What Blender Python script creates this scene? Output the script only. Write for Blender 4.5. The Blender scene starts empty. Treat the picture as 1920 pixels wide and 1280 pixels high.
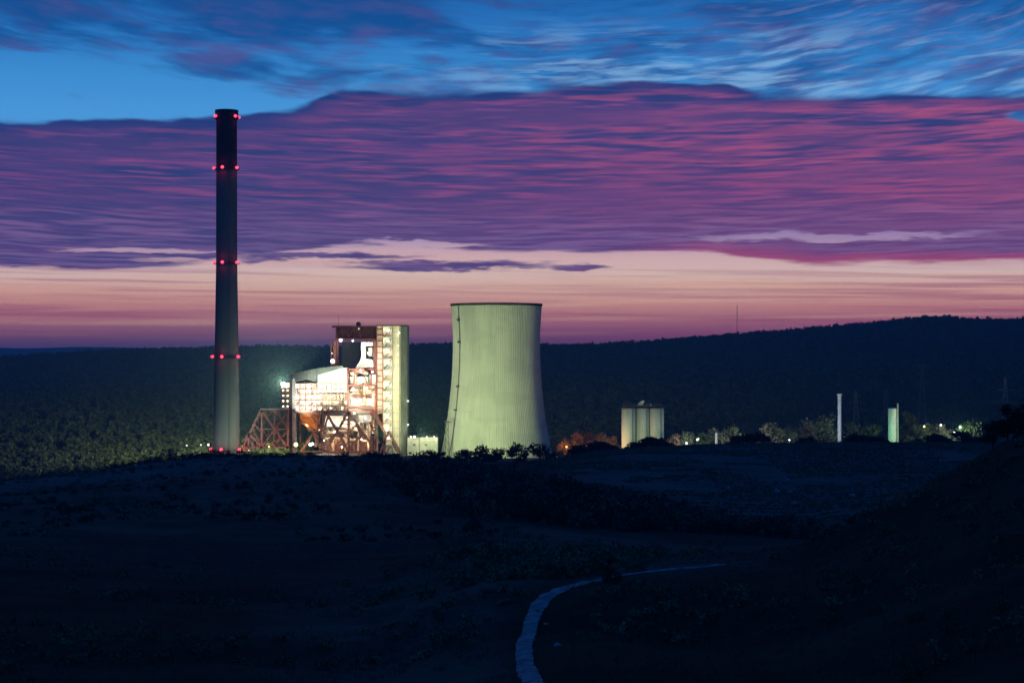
import bpy, bmesh, math, random
import numpy as np
from mathutils import Vector, Matrix
R = math.radians
random.seed(7)
rng = np.random.default_rng(11)
sc = bpy.context.scene
col = sc.collection
ZC = 100.0                      # eye height above the datum
K = 768.0 / 1500.0 / 1920.0     # tangent per photograph pixel
HY = 690.0                      # eye-level row

# ------------------------------------------------------------------ camera
cam = bpy.data.objects.new("camera", bpy.data.cameras.new("camera"))
col.objects.link(cam)
cam.location = (0, 0, ZC)
cam.rotation_euler = (R(90), 0, 0)
cam.data.sensor_width = 36
cam.data.lens = 36 / (K * 1920)
cam.data.shift_y = (HY - 640) / 1920
cam.data.clip_start = 0.5
cam.data.clip_end = 60000
sc.camera = cam
sc.view_settings.view_transform = 'Standard'
sc.view_settings.look = 'None'
sc.view_settings.exposure = 0
sc.view_settings.gamma = 1
sc.cycles.use_denoising = True
sc.cycles.max_bounces = 5
sc.cycles.diffuse_bounces = 2
sc.cycles.glossy_bounces = 2
sc.cycles.sample_clamp_indirect = 3
sc.cycles.sample_clamp_direct = 30


def lin(c):
    def f(v):
        v /= 255.0
        return v / 12.92 if v <= .04045 else ((v + .055) / 1.055) ** 2.4
    return (f(c[0]), f(c[1]), f(c[2]))


def WX(px, D=1500.0): return (px - 960) * K * D


# ------------------------------------------------------------------ node maths helper
class G:
    def __init__(s, nt): s.nt = nt
    def new(s, t, **kw):
        n = s.nt.nodes.new(t)
        for a, b in kw.items(): setattr(n, a, b)
        return n
    def put(s, sock, v):
        if isinstance(v, bpy.types.NodeSocket): s.nt.links.new(v, sock)
        elif isinstance(v, (tuple, list)):
            sock.default_value = tuple(v) + ((1,) if len(sock.default_value) == 4 and len(v) == 3 else ())
        else: sock.default_value = v
    def m(s, op, a, b=None, c=None):
        n = s.new('ShaderNodeMath', operation=op)
        s.put(n.inputs[0], a)
        if b is not None: s.put(n.inputs[1], b)
        if c is not None: s.put(n.inputs[2], c)
        return n.outputs[0]
    def add(s, a, b): return s.m('ADD', a, b)
    def sub(s, a, b): return s.m('SUBTRACT', a, b)
    def mul(s, a, b): return s.m('MULTIPLY', a, b)
    def div(s, a, b): return s.m('DIVIDE', a, b)
    def ss(s, v, lo, hi):
        n = s.new('ShaderNodeMapRange', interpolation_type='SMOOTHSTEP')
        s.put(n.inputs['Value'], v); s.put(n.inputs['From Min'], lo); s.put(n.inputs['From Max'], hi)
        return n.outputs['Result']
    def vec(s, x, y, z=0.0):
        n = s.new('ShaderNodeCombineXYZ')
        for i, v in enumerate((x, y, z)): s.put(n.inputs[i], v)
        return n.outputs[0]
    def noise(s, v, scale=1.0, detail=2.0, rough=.5, dist=0.0):
        n = s.new('ShaderNodeTexNoise')
        s.put(n.inputs['Vector'], v); n.inputs['Scale'].default_value = scale
        n.inputs['Detail'].default_value = detail; n.inputs['Roughness'].default_value = rough
        n.inputs['Distortion'].default_value = dist
        return n.outputs['Fac']
    def mix(s, f, a, b):
        n = s.new('ShaderNodeMix', data_type='RGBA')
        s.put(n.inputs[0], f); s.put(n.inputs[6], a); s.put(n.inputs[7], b)
        return n.outputs[2]
    def curve(s, v, pts):
        n = s.new('ShaderNodeFloatCurve')
        c = n.mapping.curves[0]
        c.points[0].location = pts[0]; c.points[1].location = pts[-1]
        for p in pts[1:-1]: c.points.new(*p)
        for p in c.points: p.handle_type = 'AUTO_CLAMPED'
        n.mapping.update()
        s.put(n.inputs['Value'], v)
        return n.outputs[0]
    def ramp(s, v, stops):
        n = s.new('ShaderNodeValToRGB')
        e = n.color_ramp.elements
        e[0].position = stops[0][0]; e[0].color = lin(stops[0][1]) + (1,)
        e[1].position = stops[-1][0]; e[1].color = lin(stops[-1][1]) + (1,)
        for p, c in stops[1:-1]:
            x = e.new(p); x.color = lin(c) + (1,)
        s.put(n.inputs[0], v)
        return n.outputs[0]


# ------------------------------------------------------------------ world: dusk sky
world = bpy.data.worlds.new("World")
sc.world = world
world.use_nodes = True
wn = world.node_tree
for n in list(wn.nodes): wn.nodes.remove(n)
g = G(wn)
tc = g.new('ShaderNodeTexCoord')
sx = g.new('ShaderNodeSeparateXYZ'); wn.links.new(tc.outputs['Generated'], sx.inputs[0])
X, Y, Z = sx.outputs
az = g.m('ARCTAN2', X, Y)
hyp = g.m('SQRT', g.add(g.mul(X, X), g.mul(Y, Y)))
U = g.div(az, K)                       # angle to the side of the sunset, in 1/K rad
V = g.div(g.div(Z, g.m('MAXIMUM', hyp, .02)), K)    # height above the horizon, same unit
U01 = g.m('ADD', g.div(U, 2400), .5)


def n2(su, sv, det=2, rough=.5, off=0.0, tilt=0.0, dist=0.0):
    v = g.add(V, g.mul(U, tilt)) if tilt else V
    return g.noise(g.vec(g.div(U, su), g.div(v, sv), off), 1.0, det, rough, dist)


def bump(cx, cy, rx, ry, w=None):      # soft ellipse around photograph column cx, row cy
    u = g.div(g.sub(U, cx - 960), rx); v = g.div(g.sub(V, HY - cy), ry)
    if w is not None: v = g.add(v, w)
    d = g.add(g.mul(u, u), g.mul(v, v))
    return g.ss(d, 1.0, 0.15)


# clear sky
t = g.div(V, 700)
clear = g.ramp(t, [(0, (66, 68, 118)), (.05, (104, 82, 130)), (.085, (158, 98, 132)), (.125, (202, 130, 142)),
                   (.165, (220, 148, 144)), (.21, (234, 180, 166)), (.25, (234, 204, 198)), (.30, (218, 178, 194)),
                   (.38, (150, 140, 200)), (.55, (90, 150, 216)), (.66, (78, 158, 226)), (.76, (66, 148, 218)),
                   (.88, (46, 124, 198)), (1.0, (32, 104, 180))])
right = g.ss(U, -700, 800)
band = g.mul(g.ss(V, 40, 100), g.ss(V, 230, 150))
s1 = n2(620, 11, 3, .55, 1.3, .012)
clear = g.mix(g.mul(band, g.mul(g.ss(s1, .46, .64), .6)), clear, lin((170, 88, 124)))
s2 = n2(700, 14, 3, .5, 4.1, -.01)
clear = g.mix(g.mul(band, g.mul(g.ss(s2, .52, .68), .55)), clear, lin((240, 182, 160)))
low = g.mul(g.ss(V, 130, 50), right)
clear = g.mix(g.mul(low, .45), clear, lin((178, 76, 120)))
centre = g.mul(g.ss(g.m('ABSOLUTE', g.sub(U, 60)), 900, 100), g.mul(g.ss(V, 90, 150), g.ss(V, 260, 200)))
clear = g.mix(g.mul(centre, .3), clear, lin((248, 206, 184)))

# high broken cloud in the blue: streaks fan out slightly to both sides
UU = g.mul(g.mul(U, U), .00011)
Wt = g.add(g.sub(V, UU), g.mul(g.sub(n2(420, 150, 2, .5, 2.2), .5), 70))
hi1 = g.noise(g.vec(g.div(U, 300), g.div(Wt, 70), 3.0), 1.0, 3, .5)
hi2 = g.noise(g.vec(g.div(U, 120), g.div(Wt, 24), 7.0), 1.0, 3, .55)
hi3 = g.noise(g.vec(g.div(U, 70), g.div(Wt, 9), 17.0), 1.0, 2, .5)
hi = g.add(g.add(g.mul(hi1, .50), g.mul(hi2, .34)), g.mul(hi3, .16))
ur = g.ss(U, -420, 0)
hicov = g.add(g.mul(bump(230, 5, 900, 120), .12), g.mul(ur, .045))
hicov = g.sub(hicov, g.mul(bump(170, 195, 520, 95), .13))
hicov = g.add(hicov, g.add(g.mul(bump(400, 132, 150, 34), .13), g.mul(bump(590, 40, 260, 60), .10)))
hicov = g.sub(hicov, g.mul(bump(900, 15, 260, 40), .07))
hicov = g.add(hicov, g.mul(g.mul(g.ss(U, 350, 800), g.ss(V, 560, 620)), .04))
himask = g.mul(g.ss(g.add(hi, hicov), .44, .66), g.ss(V, 400, 440))
hicol = g.mix(g.ss(g.add(g.mul(hi2, .5), g.mul(n2(330, 60, 2, .5, 9.0), .5)), .45, .62), lin((20, 80, 150)), lin((76, 84, 150)))
hicol = g.mix(g.mul(g.ss(V, 590, 700), .55), hicol, lin((16, 72, 138)))
sky = g.mix(g.mul(himask, .9), clear, hicol)
bright = g.noise(g.vec(g.div(U, 130), g.div(Wt, 17), 12.0), 1.0, 3, .55)
brx = g.noise(g.vec(g.div(U, 330), g.div(Wt, 70), 15.0), 1.0, 2, .5)
brm = g.mul(g.ss(g.add(g.mul(bright, .65), g.mul(brx, .35)), .47, .64), g.mul(g.mul(g.ss(U, -450, 250), g.ss(V, 440, 480)), g.ss(V, 670, 570)))
brm = g.m('MAXIMUM', g.mul(brm, .8), g.mul(g.mul(g.ss(hi3, .42, .6), bump(1130, 138, 260, 26, None)), .5))
sky = g.mix(brm, sky, lin((132, 184, 232)))
wisp = g.mul(g.ss(hi3, .45, .7), g.mul(g.ss(U, 200, 600), g.ss(V, 500, 560)))
sky = g.mix(g.mul(wisp, .3), sky, lin((140, 150, 205)))

# the purple cloud deck
top = g.curve(U01, [(0, .646), (.1, (HY - 242) / 700), (.2, (HY - 235) / 700), (.27, (HY - 228) / 700), (.32, (HY - 212) / 700),
                    (.338, (HY - 200) / 700), (.353, (HY - 186) / 700), (.37, (HY - 175) / 700), (.395, (HY - 171) / 700), (.475, (HY - 172) / 700), (.57, (HY - 158) / 700),
                    (.66, (HY - 160) / 700), (.69, (HY - 180) / 700), (.8, (HY - 186) / 700), (.9, (HY - 190) / 700), (1, .72)])
top = g.mul(top, 700)
tn = n2(190, 60, 3, .55, 5.5)
top = g.add(top, g.add(g.mul(g.sub(tn, .5), 18), g.mul(g.sub(n2(60, 14, 2, .5, 15.5), .5), 9)))
bot = g.curve(U01, [(0, .26), (.1, (HY - 507) / 700), (.16, (HY - 508) / 700), (.25, (HY - 498) / 700), (.30, (HY - 478) / 700),
                    (.37, (HY - 466) / 700), (.47, (HY - 468) / 700), (.52, (HY - 470) / 700), (.64, (HY - 470) / 700),
                    (.68, (HY - 482) / 700), (.76, (HY - 497) / 700), (.9, (HY - 497) / 700), (1, .27)])
bot = g.mul(bot, 700)
bot = g.add(bot, g.mul(g.sub(n2(240, 26, 4, .58, 8.5), .5), 36))
deck = g.mul(g.ss(g.sub(top, V), -6, g.add(2, g.mul(g.ss(n2(200, 80, 2, .5, 51.), .4, .6), 14))), g.ss(g.sub(V, bot), -4, 5))
wb = g.mul(g.sub(n2(110, 22, 4, .6, 3.7), .5), 4.4)
for (cx, cy, rx, ry, am) in ((275, 474, 190, 6, .8), (790, 457, 150, 10, .95), (1560, 446, 330, 9, .75), (1905, 229, 45, 11, 1.0),
                             (330, 492, 90, 5, .7), (620, 492, 60, 6, .5)):
    deck = g.mul(deck, g.sub(1, g.mul(bump(cx, cy, rx, ry, wb), am)))
for (cx, cy, rx, ry, am) in ((840, 499, 250, 12, 1.0), (600, 481, 230, 10, 1.0), (1085, 501, 75, 8, 1.0), (960, 462, 90, 6, .9), (120, 497, 230, 10, 1.0)):
    deck = g.m('MAXIMUM', deck, g.mul(bump(cx, cy, rx, ry, wb), am))
wv = g.mul(g.sub(n2(420, 90, 2, .5, 6.1), .5), 24)
Vd = g.add(g.sub(V, g.mul(g.mul(U, U), .00002)), wv)
Lv = g.mul(g.m('LOGARITHM', g.m('MAXIMUM', Vd, 20), math.e), 330)      # layers crowd together towards the horizon
f1 = g.noise(g.vec(g.div(U, 240), g.div(Lv, 24), 1.0), 1.0, 3, .5, .1)
f2 = g.noise(g.vec(g.div(U, 170), g.div(g.add(Lv, g.mul(U, .02)), 7.6), 2.0), 1.0, 3, .5, .1)
f3 = g.noise(g.vec(g.div(U, 150), g.div(g.sub(Lv, g.mul(U, .05)), 8), 14.0), 1.0, 3, .5, .1)
f0 = n2(380, 90, 3, .55, 21.0)
f5 = g.noise(g.vec(g.div(U, 90), g.div(Lv, 3.8), 31.0), 1.0, 2, .4)
dcol = g.mix(g.ss(g.add(g.mul(f1, .5), g.add(g.mul(f2, .35), g.mul(f5, .15))), .41, .60), lin((50, 64, 124)), lin((96, 70, 132)))
vd = g.ss(V, 470, 250)
pk = g.add(g.add(g.mul(f2, .36), g.mul(f3, .36)), g.add(g.mul(f0, .16), g.mul(f5, .12)))
pk = g.add(pk, g.add(g.mul(right, .045), g.mul(vd, .01)))
dcol = g.mix(g.mul(g.ss(pk, .49, .64), g.add(.42, g.mul(right, .36))), dcol, lin((186, 88, 130)))
dcol = g.mix(g.mul(g.mul(vd, right), .38), dcol, lin((158, 76, 128)))
dcol = g.mix(g.mul(g.mul(g.ss(V, 330, 225), g.ss(g.add(g.mul(f2, .5), g.mul(f3, .5)), .44, .58)), .75), dcol, lin((150, 124, 176)))
dcol = g.mix(g.mul(g.ss(V, 340, 230), .45), dcol, lin((98, 76, 136)))
dcol = g.mix(g.mul(g.ss(f3, .54, .70), .45), dcol, lin((50, 60, 124)))
dcol = g.mix(g.mul(g.mul(g.ss(f5, .5, .72), g.ss(f2, .4, .55)), .3), dcol, lin((128, 92, 150)))
veil = g.ss(n2(330, 55, 3, .55, 61.0), .44, .64)
dcol = g.mix(g.mul(veil, .55), dcol, g.mix(right, lin((80, 68, 128)), lin((126, 76, 130))))
rim = g.ss(g.sub(top, V), g.add(12, g.mul(f0, 36)), 2)
dcol = g.mix(g.mul(rim, .8), dcol, lin((24, 62, 126)))
brim = g.mul(g.ss(g.sub(V, bot), 26, 4), g.ss(U, 150, 500))
dcol = g.mix(g.mul(brim, .6), dcol, lin((186, 76, 118)))
sky = g.mix(deck, sky, dcol)
# far from the sunset and overhead the sky is deep blue
away = g.m('MAXIMUM', g.ss(g.m('ABSOLUTE', az), R(28), R(75)), g.ss(V, 760, 1900))
deep = g.ramp(g.div(V, 6000), [(0, (16, 40, 84)), (.1, (8, 58, 128)), (1, (4, 54, 122))])
sky = g.mix(away, sky, deep)
bg = g.new('ShaderNodeBackground'); wn.links.new(sky, bg.inputs['Color'])
bg.inputs['Strength'].default_value = 1.0
wo = g.new('ShaderNodeOutputWorld'); wn.links.new(bg.outputs[0], wo.inputs[0])
world.cycles.sampling_method = 'MANUAL'
world.cycles.sample_map_resolution = 1024


# ------------------------------------------------------------------ materials
MATS = {}


def mat(name, c, rough=.8, var=.25, scale=.2, bumpd=0.0, bscale=1.0, metal=0.0, c2=None, streak=False):
    if name in MATS: return MATS[name]
    m = bpy.data.materials.new(name); m.use_nodes = True
    nt = m.node_tree; b = nt.nodes['Principled BSDF']; q = G(nt)
    tcn = q.new('ShaderNodeTexCoord'); o = tcn.outputs['Object']
    if streak:
        mp = q.new('ShaderNodeMapping'); mp.inputs['Scale'].default_value = (1, 1, .12)
        nt.links.new(o, mp.inputs[0]); o = mp.outputs[0]
    f = q.noise(o, scale, 5, .6)
    c2 = c2 or tuple(v * (1 - var) * .9 for v in c)
    c1 = tuple(min(1, v * (1 + var * .5)) for v in c)
    cc = q.mix(q.ss(f, .35, .65), c2, c1)
    nt.links.new(cc, b.inputs['Base Color'])
    b.inputs['Roughness'].default_value = rough
    b.inputs['Metallic'].default_value = metal
    b.inputs['Specular IOR Level'].default_value = .25
    if bumpd:
        bn = q.new('ShaderNodeBump'); bn.inputs['Strength'].default_value = .8; bn.inputs['Distance'].default_value = bumpd
        nt.links.new(q.noise(tcn.outputs['Object'], bscale, 4, .6), bn.inputs['Height'])
        nt.links.new(bn.outputs[0], b.inputs['Normal'])
    MATS[name] = m
    return m


def shell_stain(m):
    # weathering: rain streaks down the shell, faint lift joints and a few dull repair bands
    nt = m.node_tree; b = nt.nodes['Principled BSDF']; q = G(nt)
    base = b.inputs['Base Color'].links[0].from_socket
    geo = q.new('ShaderNodeNewGeometry'); sp = q.new('ShaderNodeSeparateXYZ'); nt.links.new(geo.outputs['Position'], sp.inputs[0])
    x, y, z = sp.outputs
    th = q.mul(q.m('ARCTAN2', q.sub(x, WX(930)), q.sub(y, 1541)), 40)
    st = q.noise(q.vec(q.mul(th, .55), q.mul(z, .018), 2.0), 1.0, 5, .62)
    band = q.noise(q.vec(q.mul(th, .02), q.mul(z, .055), 5.0), 1.0, 3, .55)
    blot = q.noise(q.vec(q.mul(th, .06), q.mul(z, .035), 8.0), 1.0, 4, .6)
    lift = q.m('PINGPONG', z, 1.4)
    c = q.mix(q.mul(q.ss(st, .50, .72), .38), base, (.30, .33, .29))
    c = q.mix(q.mul(q.ss(band, .50, .60), .30), c, (.33, .36, .31))
    c = q.mix(q.mul(q.ss(blot, .52, .66), .28), c, (.34, .35, .33))
    c = q.mix(q.mul(q.ss(lift, .2, .05), .16), c, (.30, .31, .28))
    nt.links.new(c, b.inputs['Base Color'])


def emat(name, c, s):
    if name in MATS: return MATS[name]
    m = bpy.data.materials.new(name); m.use_nodes = True
    b = m.node_tree.nodes['Principled BSDF']
    b.inputs['Base Color'].default_value = tuple(min(1, v * .5) for v in c) + (1,)
    b.inputs['Emission Color'].default_value = tuple(c) + (1,)
    b.inputs['Emission Strength'].default_value = s
    MATS[name] = m
    return m


def leafmat(name, ca, cb):
    if name in MATS: return MATS[name]
    m = bpy.data.materials.new(name); m.use_nodes = True
    nt = m.node_tree; b = nt.nodes['Principled BSDF']; q = G(nt)
    geo = q.new('ShaderNodeNewGeometry')
    oi = q.new('ShaderNodeObjectInfo')
    pn = q.noise(geo.outputs['Position'], .045, 5, .7)
    f = q.add(q.mul(geo.outputs['Random Per Island'], .35), q.mul(pn, .95))
    nt.links.new(q.mix(q.ss(f, .35, .95), ca, cb), b.inputs['Base Color'])
    b.inputs['Roughness'].default_value = .9
    b.inputs['Specular IOR Level'].default_value = .1
    MATS[name] = m
    return m


# ------------------------------------------------------------------ mesh helpers
def mesh_obj(name, verts, faces, m, parent=None, smooth=False):
    me = bpy.data.meshes.new(name)
    me.from_pydata([tuple(v) for v in verts], [], faces); me.update()
    o = bpy.data.objects.new(name, me); col.objects.link(o)
    me.materials.append(m)
    if smooth: me.polygons.foreach_set('use_smooth', [True] * len(me.polygons))
    if parent: o.parent = parent; o.matrix_parent_inverse = Matrix.Translation(-Vector(parent.location))
    return o


def np_quads(name, V4, m, parent=None, tri=False):
    """V4: (n,4,3) array of separate quads -> one mesh object"""
    n, kk = V4.shape[0], V4.shape[1]
    me = bpy.data.meshes.new(name)
    me.vertices.add(n * kk); me.vertices.foreach_set('co', V4.astype(np.float32).ravel())
    me.loops.add(n * kk); me.loops.foreach_set('vertex_index', np.arange(n * kk, dtype=np.int32))
    me.polygons.add(n); me.polygons.foreach_set('loop_start', np.arange(0, n * kk, kk, dtype=np.int32))
    me.update(); me.validate()
    me.materials.append(m)
    o = bpy.data.objects.new(name, me); col.objects.link(o)
    if parent: o.parent = parent
    return o


class MB:
    def __init__(s): s.v = []; s.f = []
    def box(s, x0, x1, y0, y1, z0, z1):
        b = len(s.v)
        s.v += [(x0, y0, z0), (x1, y0, z0), (x1, y1, z0), (x0, y1, z0), (x0, y0, z1), (x1, y0, z1), (x1, y1, z1), (x0, y1, z1)]
        s.f += [tuple(b + i for i in q) for q in ((0, 3, 2, 1), (4, 5, 6, 7), (0, 1, 5, 4), (1, 2, 6, 5), (2, 3, 7, 6), (3, 0, 4, 7))]
    def beam(s, p, q, w=.6, h=None):
        p = Vector(p); q = Vector(q); d = (q - p)
        if d.length < 1e-4: return
        d.normalize(); up = Vector((0, 1, 0)) if abs(d.y) < .9 else Vector((1, 0, 0))
        a = d.cross(up).normalized() * w / 2; c = d.cross(a).normalized() * (h or w) / 2
        b = len(s.v)
        for e in (p, q):
            for sa, sb in ((-1, -1), (1, -1), (1, 1), (-1, 1)): s.v.append(tuple(e + a * sa + c * sb))
        s.f += [tuple(b + i for i in q_) for q_ in ((0, 1, 2, 3), (7, 6, 5, 4), (0, 4, 5, 1), (1, 5, 6, 2), (2, 6, 7, 3), (3, 7, 4, 0))]
    def tube(s, p, q, r, r2=None, n=12, cap=True):
        p = Vector(p); q = Vector(q); d = (q - p).normalized(); r2 = r if r2 is None else r2
        up = Vector((0, 1, 0)) if abs(d.y) < .9 else Vector((1, 0, 0))
        a = d.cross(up).normalized(); c = d.cross(a).normalized(); b = len(s.v)
        for e, rr in ((p, r), (q, r2)):
            for i in range(n):
                th = 2 * math.pi * i / n; s.v.append(tuple(e + (a * math.cos(th) + c * math.sin(th)) * rr))
        for i in range(n): s.f.append((b + i, b + (i + 1) % n, b + n + (i + 1) % n, b + n + i))
        if cap: s.f.append(tuple(b + i for i in reversed(range(n)))); s.f.append(tuple(b + n + i for i in range(n)))
    def prism(s, pts, y0, y1):          # pts in (x,z), extruded along y
        b = len(s.v); n = len(pts)
        for yy in (y0, y1):
            for (x, z) in pts: s.v.append((x, yy, z))
        s.f.append(tuple(b + i for i in range(n))); s.f.append(tuple(b + n + i for i in reversed(range(n))))
        for i in range(n): s.f.append((b + (i + 1) % n, b + i, b + n + i, b + n + (i + 1) % n))
    def foot(s, pts, z0, z1):           # pts in (x,y), extruded along z
        b = len(s.v); n = len(pts)
        for zz in (z0, z1):
            for (x, y) in pts: s.v.append((x, y, zz))
        s.f.append(tuple(b + i for i in reversed(range(n)))); s.f.append(tuple(b + n + i for i in range(n)))
        for i in range(n): s.f.append((b + i, b + (i + 1) % n, b + n + (i + 1) % n, b + n + i))
    def lathe(s, prof, cx, cy, n=48, closed=False, rib=0.0, ribs=0):
        b = len(s.v)
        for (r, z) in prof:
            for i in range(n):
                th = 2 * math.pi * i / n
                rr = r + (rib if ribs and (i % (n // ribs)) == 0 else 0)
                s.v.append((cx + rr * math.cos(th), cy + rr * math.sin(th), z))
        for j in range(len(prof) - 1):
            for i in range(n):
                s.f.append((b + j * n + i, b + j * n + (i + 1) % n, b + (j + 1) * n + (i + 1) % n, b + (j + 1) * n + i))
    def ball(s, c, r, n=8):
        prof = [(r * math.sin(math.pi * j / n) + 1e-4, c[2] - r * math.cos(math.pi * j / n)) for j in range(n + 1)]
        s.lathe(prof, c[0], c[1], n=n + 2)
    def build(s, name, m, parent=None, smooth=False): return mesh_obj(name, s.v, s.f, m, parent, smooth)


def tag(o, label=None, cat=None, group=None, kind=None):
    if label: o['label'] = label
    if cat: o['category'] = cat
    if group: o['group'] = group
    if kind: o['kind'] = kind
    return o


def thing(name, label, cat, loc, group=None):
    o = bpy.data.objects.new(name, None); col.objects.link(o); o.location = loc
    o.empty_display_size = 2
    return tag(o, label, cat, group)


def light(kind, loc, power, color, parent=None, target=None, size=1.0, spot=90, blend=.6, name='lamp_or_fill_light'):
    d = bpy.data.lights.new(name, kind); d.energy = power; d.color = color
    d.shadow_soft_size = size
    if kind == 'SPOT': d.spot_size = R(spot); d.spot_blend = blend
    o = bpy.data.objects.new(name, d); col.objects.link(o); o.location = loc
    if target is not None:
        o.rotation_euler = (Vector(target) - Vector(loc)).to_track_quat('-Z', 'Y').to_euler()
    if parent: o.parent = parent; o.matrix_parent_inverse = Matrix.Translation(-Vector(parent.location))
    return o


def WZ(py, D=1500.0): return ZC + (HY - py) * K * D
def at(px, py, D): return Vector((WX(px, D), D, WZ(py, D)))


# ------------------------------------------------------------------ terrain
COLS = [-600, 0, 200, 400, 700, 900, 1000, 1100, 1300, 1500, 1700, 1920, 2600]
T = {   # distance, row
 -600: [(60, 1480), (120, 1300), (220, 1160), (400, 1020), (700, 960), (850, 950), (1000, 960), (1300, 1010), (1800, 940), (2200, 830)],
 0: [(60, 1450), (120, 1285), (160, 1205), (220, 1125), (300, 1055), (400, 995), (550, 948), (700, 922), (850, 905), (980, 903), (1100, 930), (1300, 970), (1500, 960), (1750, 905), (2200, 815)],
 200: [(60, 1450), (120, 1285), (160, 1205), (220, 1130), (300, 1060), (400, 1000), (550, 945), (700, 910), (850, 885), (980, 880), (1100, 900), (1300, 930), (1500, 925), (1750, 885), (2200, 805)],
 400: [(60, 1450), (120, 1285), (160, 1210), (220, 1145), (300, 1080), (400, 1010), (550, 950), (700, 902), (850, 868), (1000, 852), (1300, 856), (1500, 852), (1750, 868), (2000, 835), (2200, 800)],
 700: [(60, 1450), (120, 1290), (160, 1225), (220, 1150), (300, 1075), (400, 1010), (500, 960), (600, 922), (700, 895), (850, 868), (1000, 857), (1300, 857), (1500, 852), (1750, 868), (2000, 840), (2200, 805)],
 900: [(60, 1450), (115, 1280), (150, 1180), (180, 1125), (210, 1095), (260, 1058), (320, 1030), (400, 1002), (480, 985), (560, 955), (700, 902), (850, 876), (1000, 866), (1300, 862), (1500, 858), (1750, 866), (2200, 805)],
 1000: [(60, 1450), (110, 1280), (140, 1200), (165, 1140), (190, 1110), (240, 1075), (320, 1040), (400, 1008), (480, 990), (550, 960), (700, 906), (850, 882), (1000, 868), (1300, 862), (1500, 858), (1750, 866), (2200, 805)],
 1100: [(60, 1450), (105, 1280), (140, 1180), (165, 1125), (185, 1098), (215, 1078), (280, 1060), (340, 1042), (400, 1018), (480, 1005), (545, 970), (700, 908), (850, 872), (960, 850), (1050, 845), (1150, 852), (1500, 852), (1750, 862), (2200, 800)],
 1300: [(60, 1450), (105, 1290), (140, 1180), (170, 1115), (200, 1078), (230, 1064), (300, 1052), (380, 1036), (480, 1022), (545, 990), (650, 932), (800, 880), (950, 840), (1050, 834), (1200, 842), (1500, 846), (1750, 850), (2200, 790)],
 1500: [(60, 1440), (100, 1290), (130, 1195), (160, 1120), (200, 1060), (230, 1036), (300, 1068), (400, 1050), (480, 1032), (545, 1005), (650, 945), (800, 885), (950, 840), (1050, 830), (1200, 838), (1500, 840), (1750, 842), (2200, 785)],
 1700: [(60, 1420), (90, 1290), (130, 1130), (160, 1042), (200, 965), (230, 935), (300, 1000), (400, 1010), (480, 1000), (545, 985), (650, 930), (800, 880), (950, 838), (1050, 828), (1200, 834), (1500, 836), (1750, 838), (2200, 780)],
 1920: [(60, 1380), (80, 1280), (130, 1040), (160, 930), (200, 850), (230, 822), (300, 900), (400, 950), (545, 960), (650, 920), (800, 875), (950, 836), (1050, 826), (1200, 830), (1500, 832), (1750, 834), (2200, 775)],
 2600: [(60, 1250), (100, 1000), (160, 830), (200, 760), (230, 745), (300, 850), (545, 930), (800, 870), (1050, 826), (1500, 832), (2200, 775)]}
RIDGE = [(-900, 672), (0, 668), (110, 661), (230, 655), (330, 652), (500, 648), (640, 650), (820, 643), (1060, 646), (1200, 640), (1300, 632), (1480, 617),
         (1640, 603), (1700, 596), (1740, 591), (1800, 592), (1815, 594), (1826, 600), (1860, 597), (1920, 597), (2600, 600)]
ucols = np.concatenate([np.arange(-2400, -120, 60), np.arange(-120, 2040, 4.5), np.arange(2040, 4300, 60)])
drows = np.concatenate([[-40, -10, 5, 12], np.geomspace(20, 5600, 620), np.geomspace(5800, 16000, 24)])
DL = np.array([0] + list(np.geomspace(20, 2200, 260)))


def col_profile(c):
    pts = T[c]
    D = [0, 20, 40] + [p[0] for p in pts]
    z = [-1.7, -5.2, -9.4] + [-(p[1] - HY) * K * p[0] for p in pts]
    return np.interp(DL, D, z)


prof = np.array([col_profile(c) for c in COLS])
zz = np.empty((len(ucols), len(drows)))
ridge = np.interp(ucols, [r[0] for r in RIDGE], [r[1] for r in RIDGE])
pz = np.array([np.interp(ucols, COLS, prof[:, j]) for j in range(len(DL))]).T     # (u, DL)
for i in range(len(ucols)):
    near = np.interp(drows, DL, pz[i])
    z22 = pz[i, -1]; y22 = HY - z22 / (K * 2200)
    s = np.clip((drows - 2200) / 2200, 0, 1) ** .72
    far = -((y22 + (ridge[i] + 4 - y22) * s) - HY) * K * drows
    zr = -((ridge[i] + 4) - HY) * K * 4400
    beyond = zr - (drows - 4400) * .05
    z = np.where(drows <= 2200, near, np.where(drows <= 4400, far, np.maximum(beyond, zr - 90)))
    zz[i] = np.where(drows < 20, -1.7 - np.clip(drows, 0, 20) / 20 * 3.5, z)


def blur(a, n, ax):
    kx = np.hanning(n + 2)[1:-1]; kx /= kx.sum()
    pad = [(0, 0), (0, 0)]; pad[ax] = (n // 2, n // 2)
    ap = np.pad(a, pad, mode='edge')
    return np.apply_along_axis(lambda v: np.convolve(v, kx, 'valid'), ax, ap)


zz = blur(blur(zz, 31, 0), 13, 1)


def vnoise(x, y, seed):
    xi = np.floor(x).astype(np.int64); yi = np.floor(y).astype(np.int64)
    fx = x - xi; fy = y - yi; fx = fx * fx * (3 - 2 * fx); fy = fy * fy * (3 - 2 * fy)
    def h(a, b):
        n = (a * 374761393 + b * 668265263 + seed * 1274126177) & 0xffffffff
        n = ((n ^ (n >> 13)) * 1103515245) & 0xffffffff
        return ((n ^ (n >> 16)) & 0xffff) / 65535.0
    return (h(xi, yi) * (1 - fx) + h(xi + 1, yi) * fx) * (1 - fy) + (h(xi, yi + 1) * (1 - fx) + h(xi + 1, yi + 1) * fx) * fy


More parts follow.
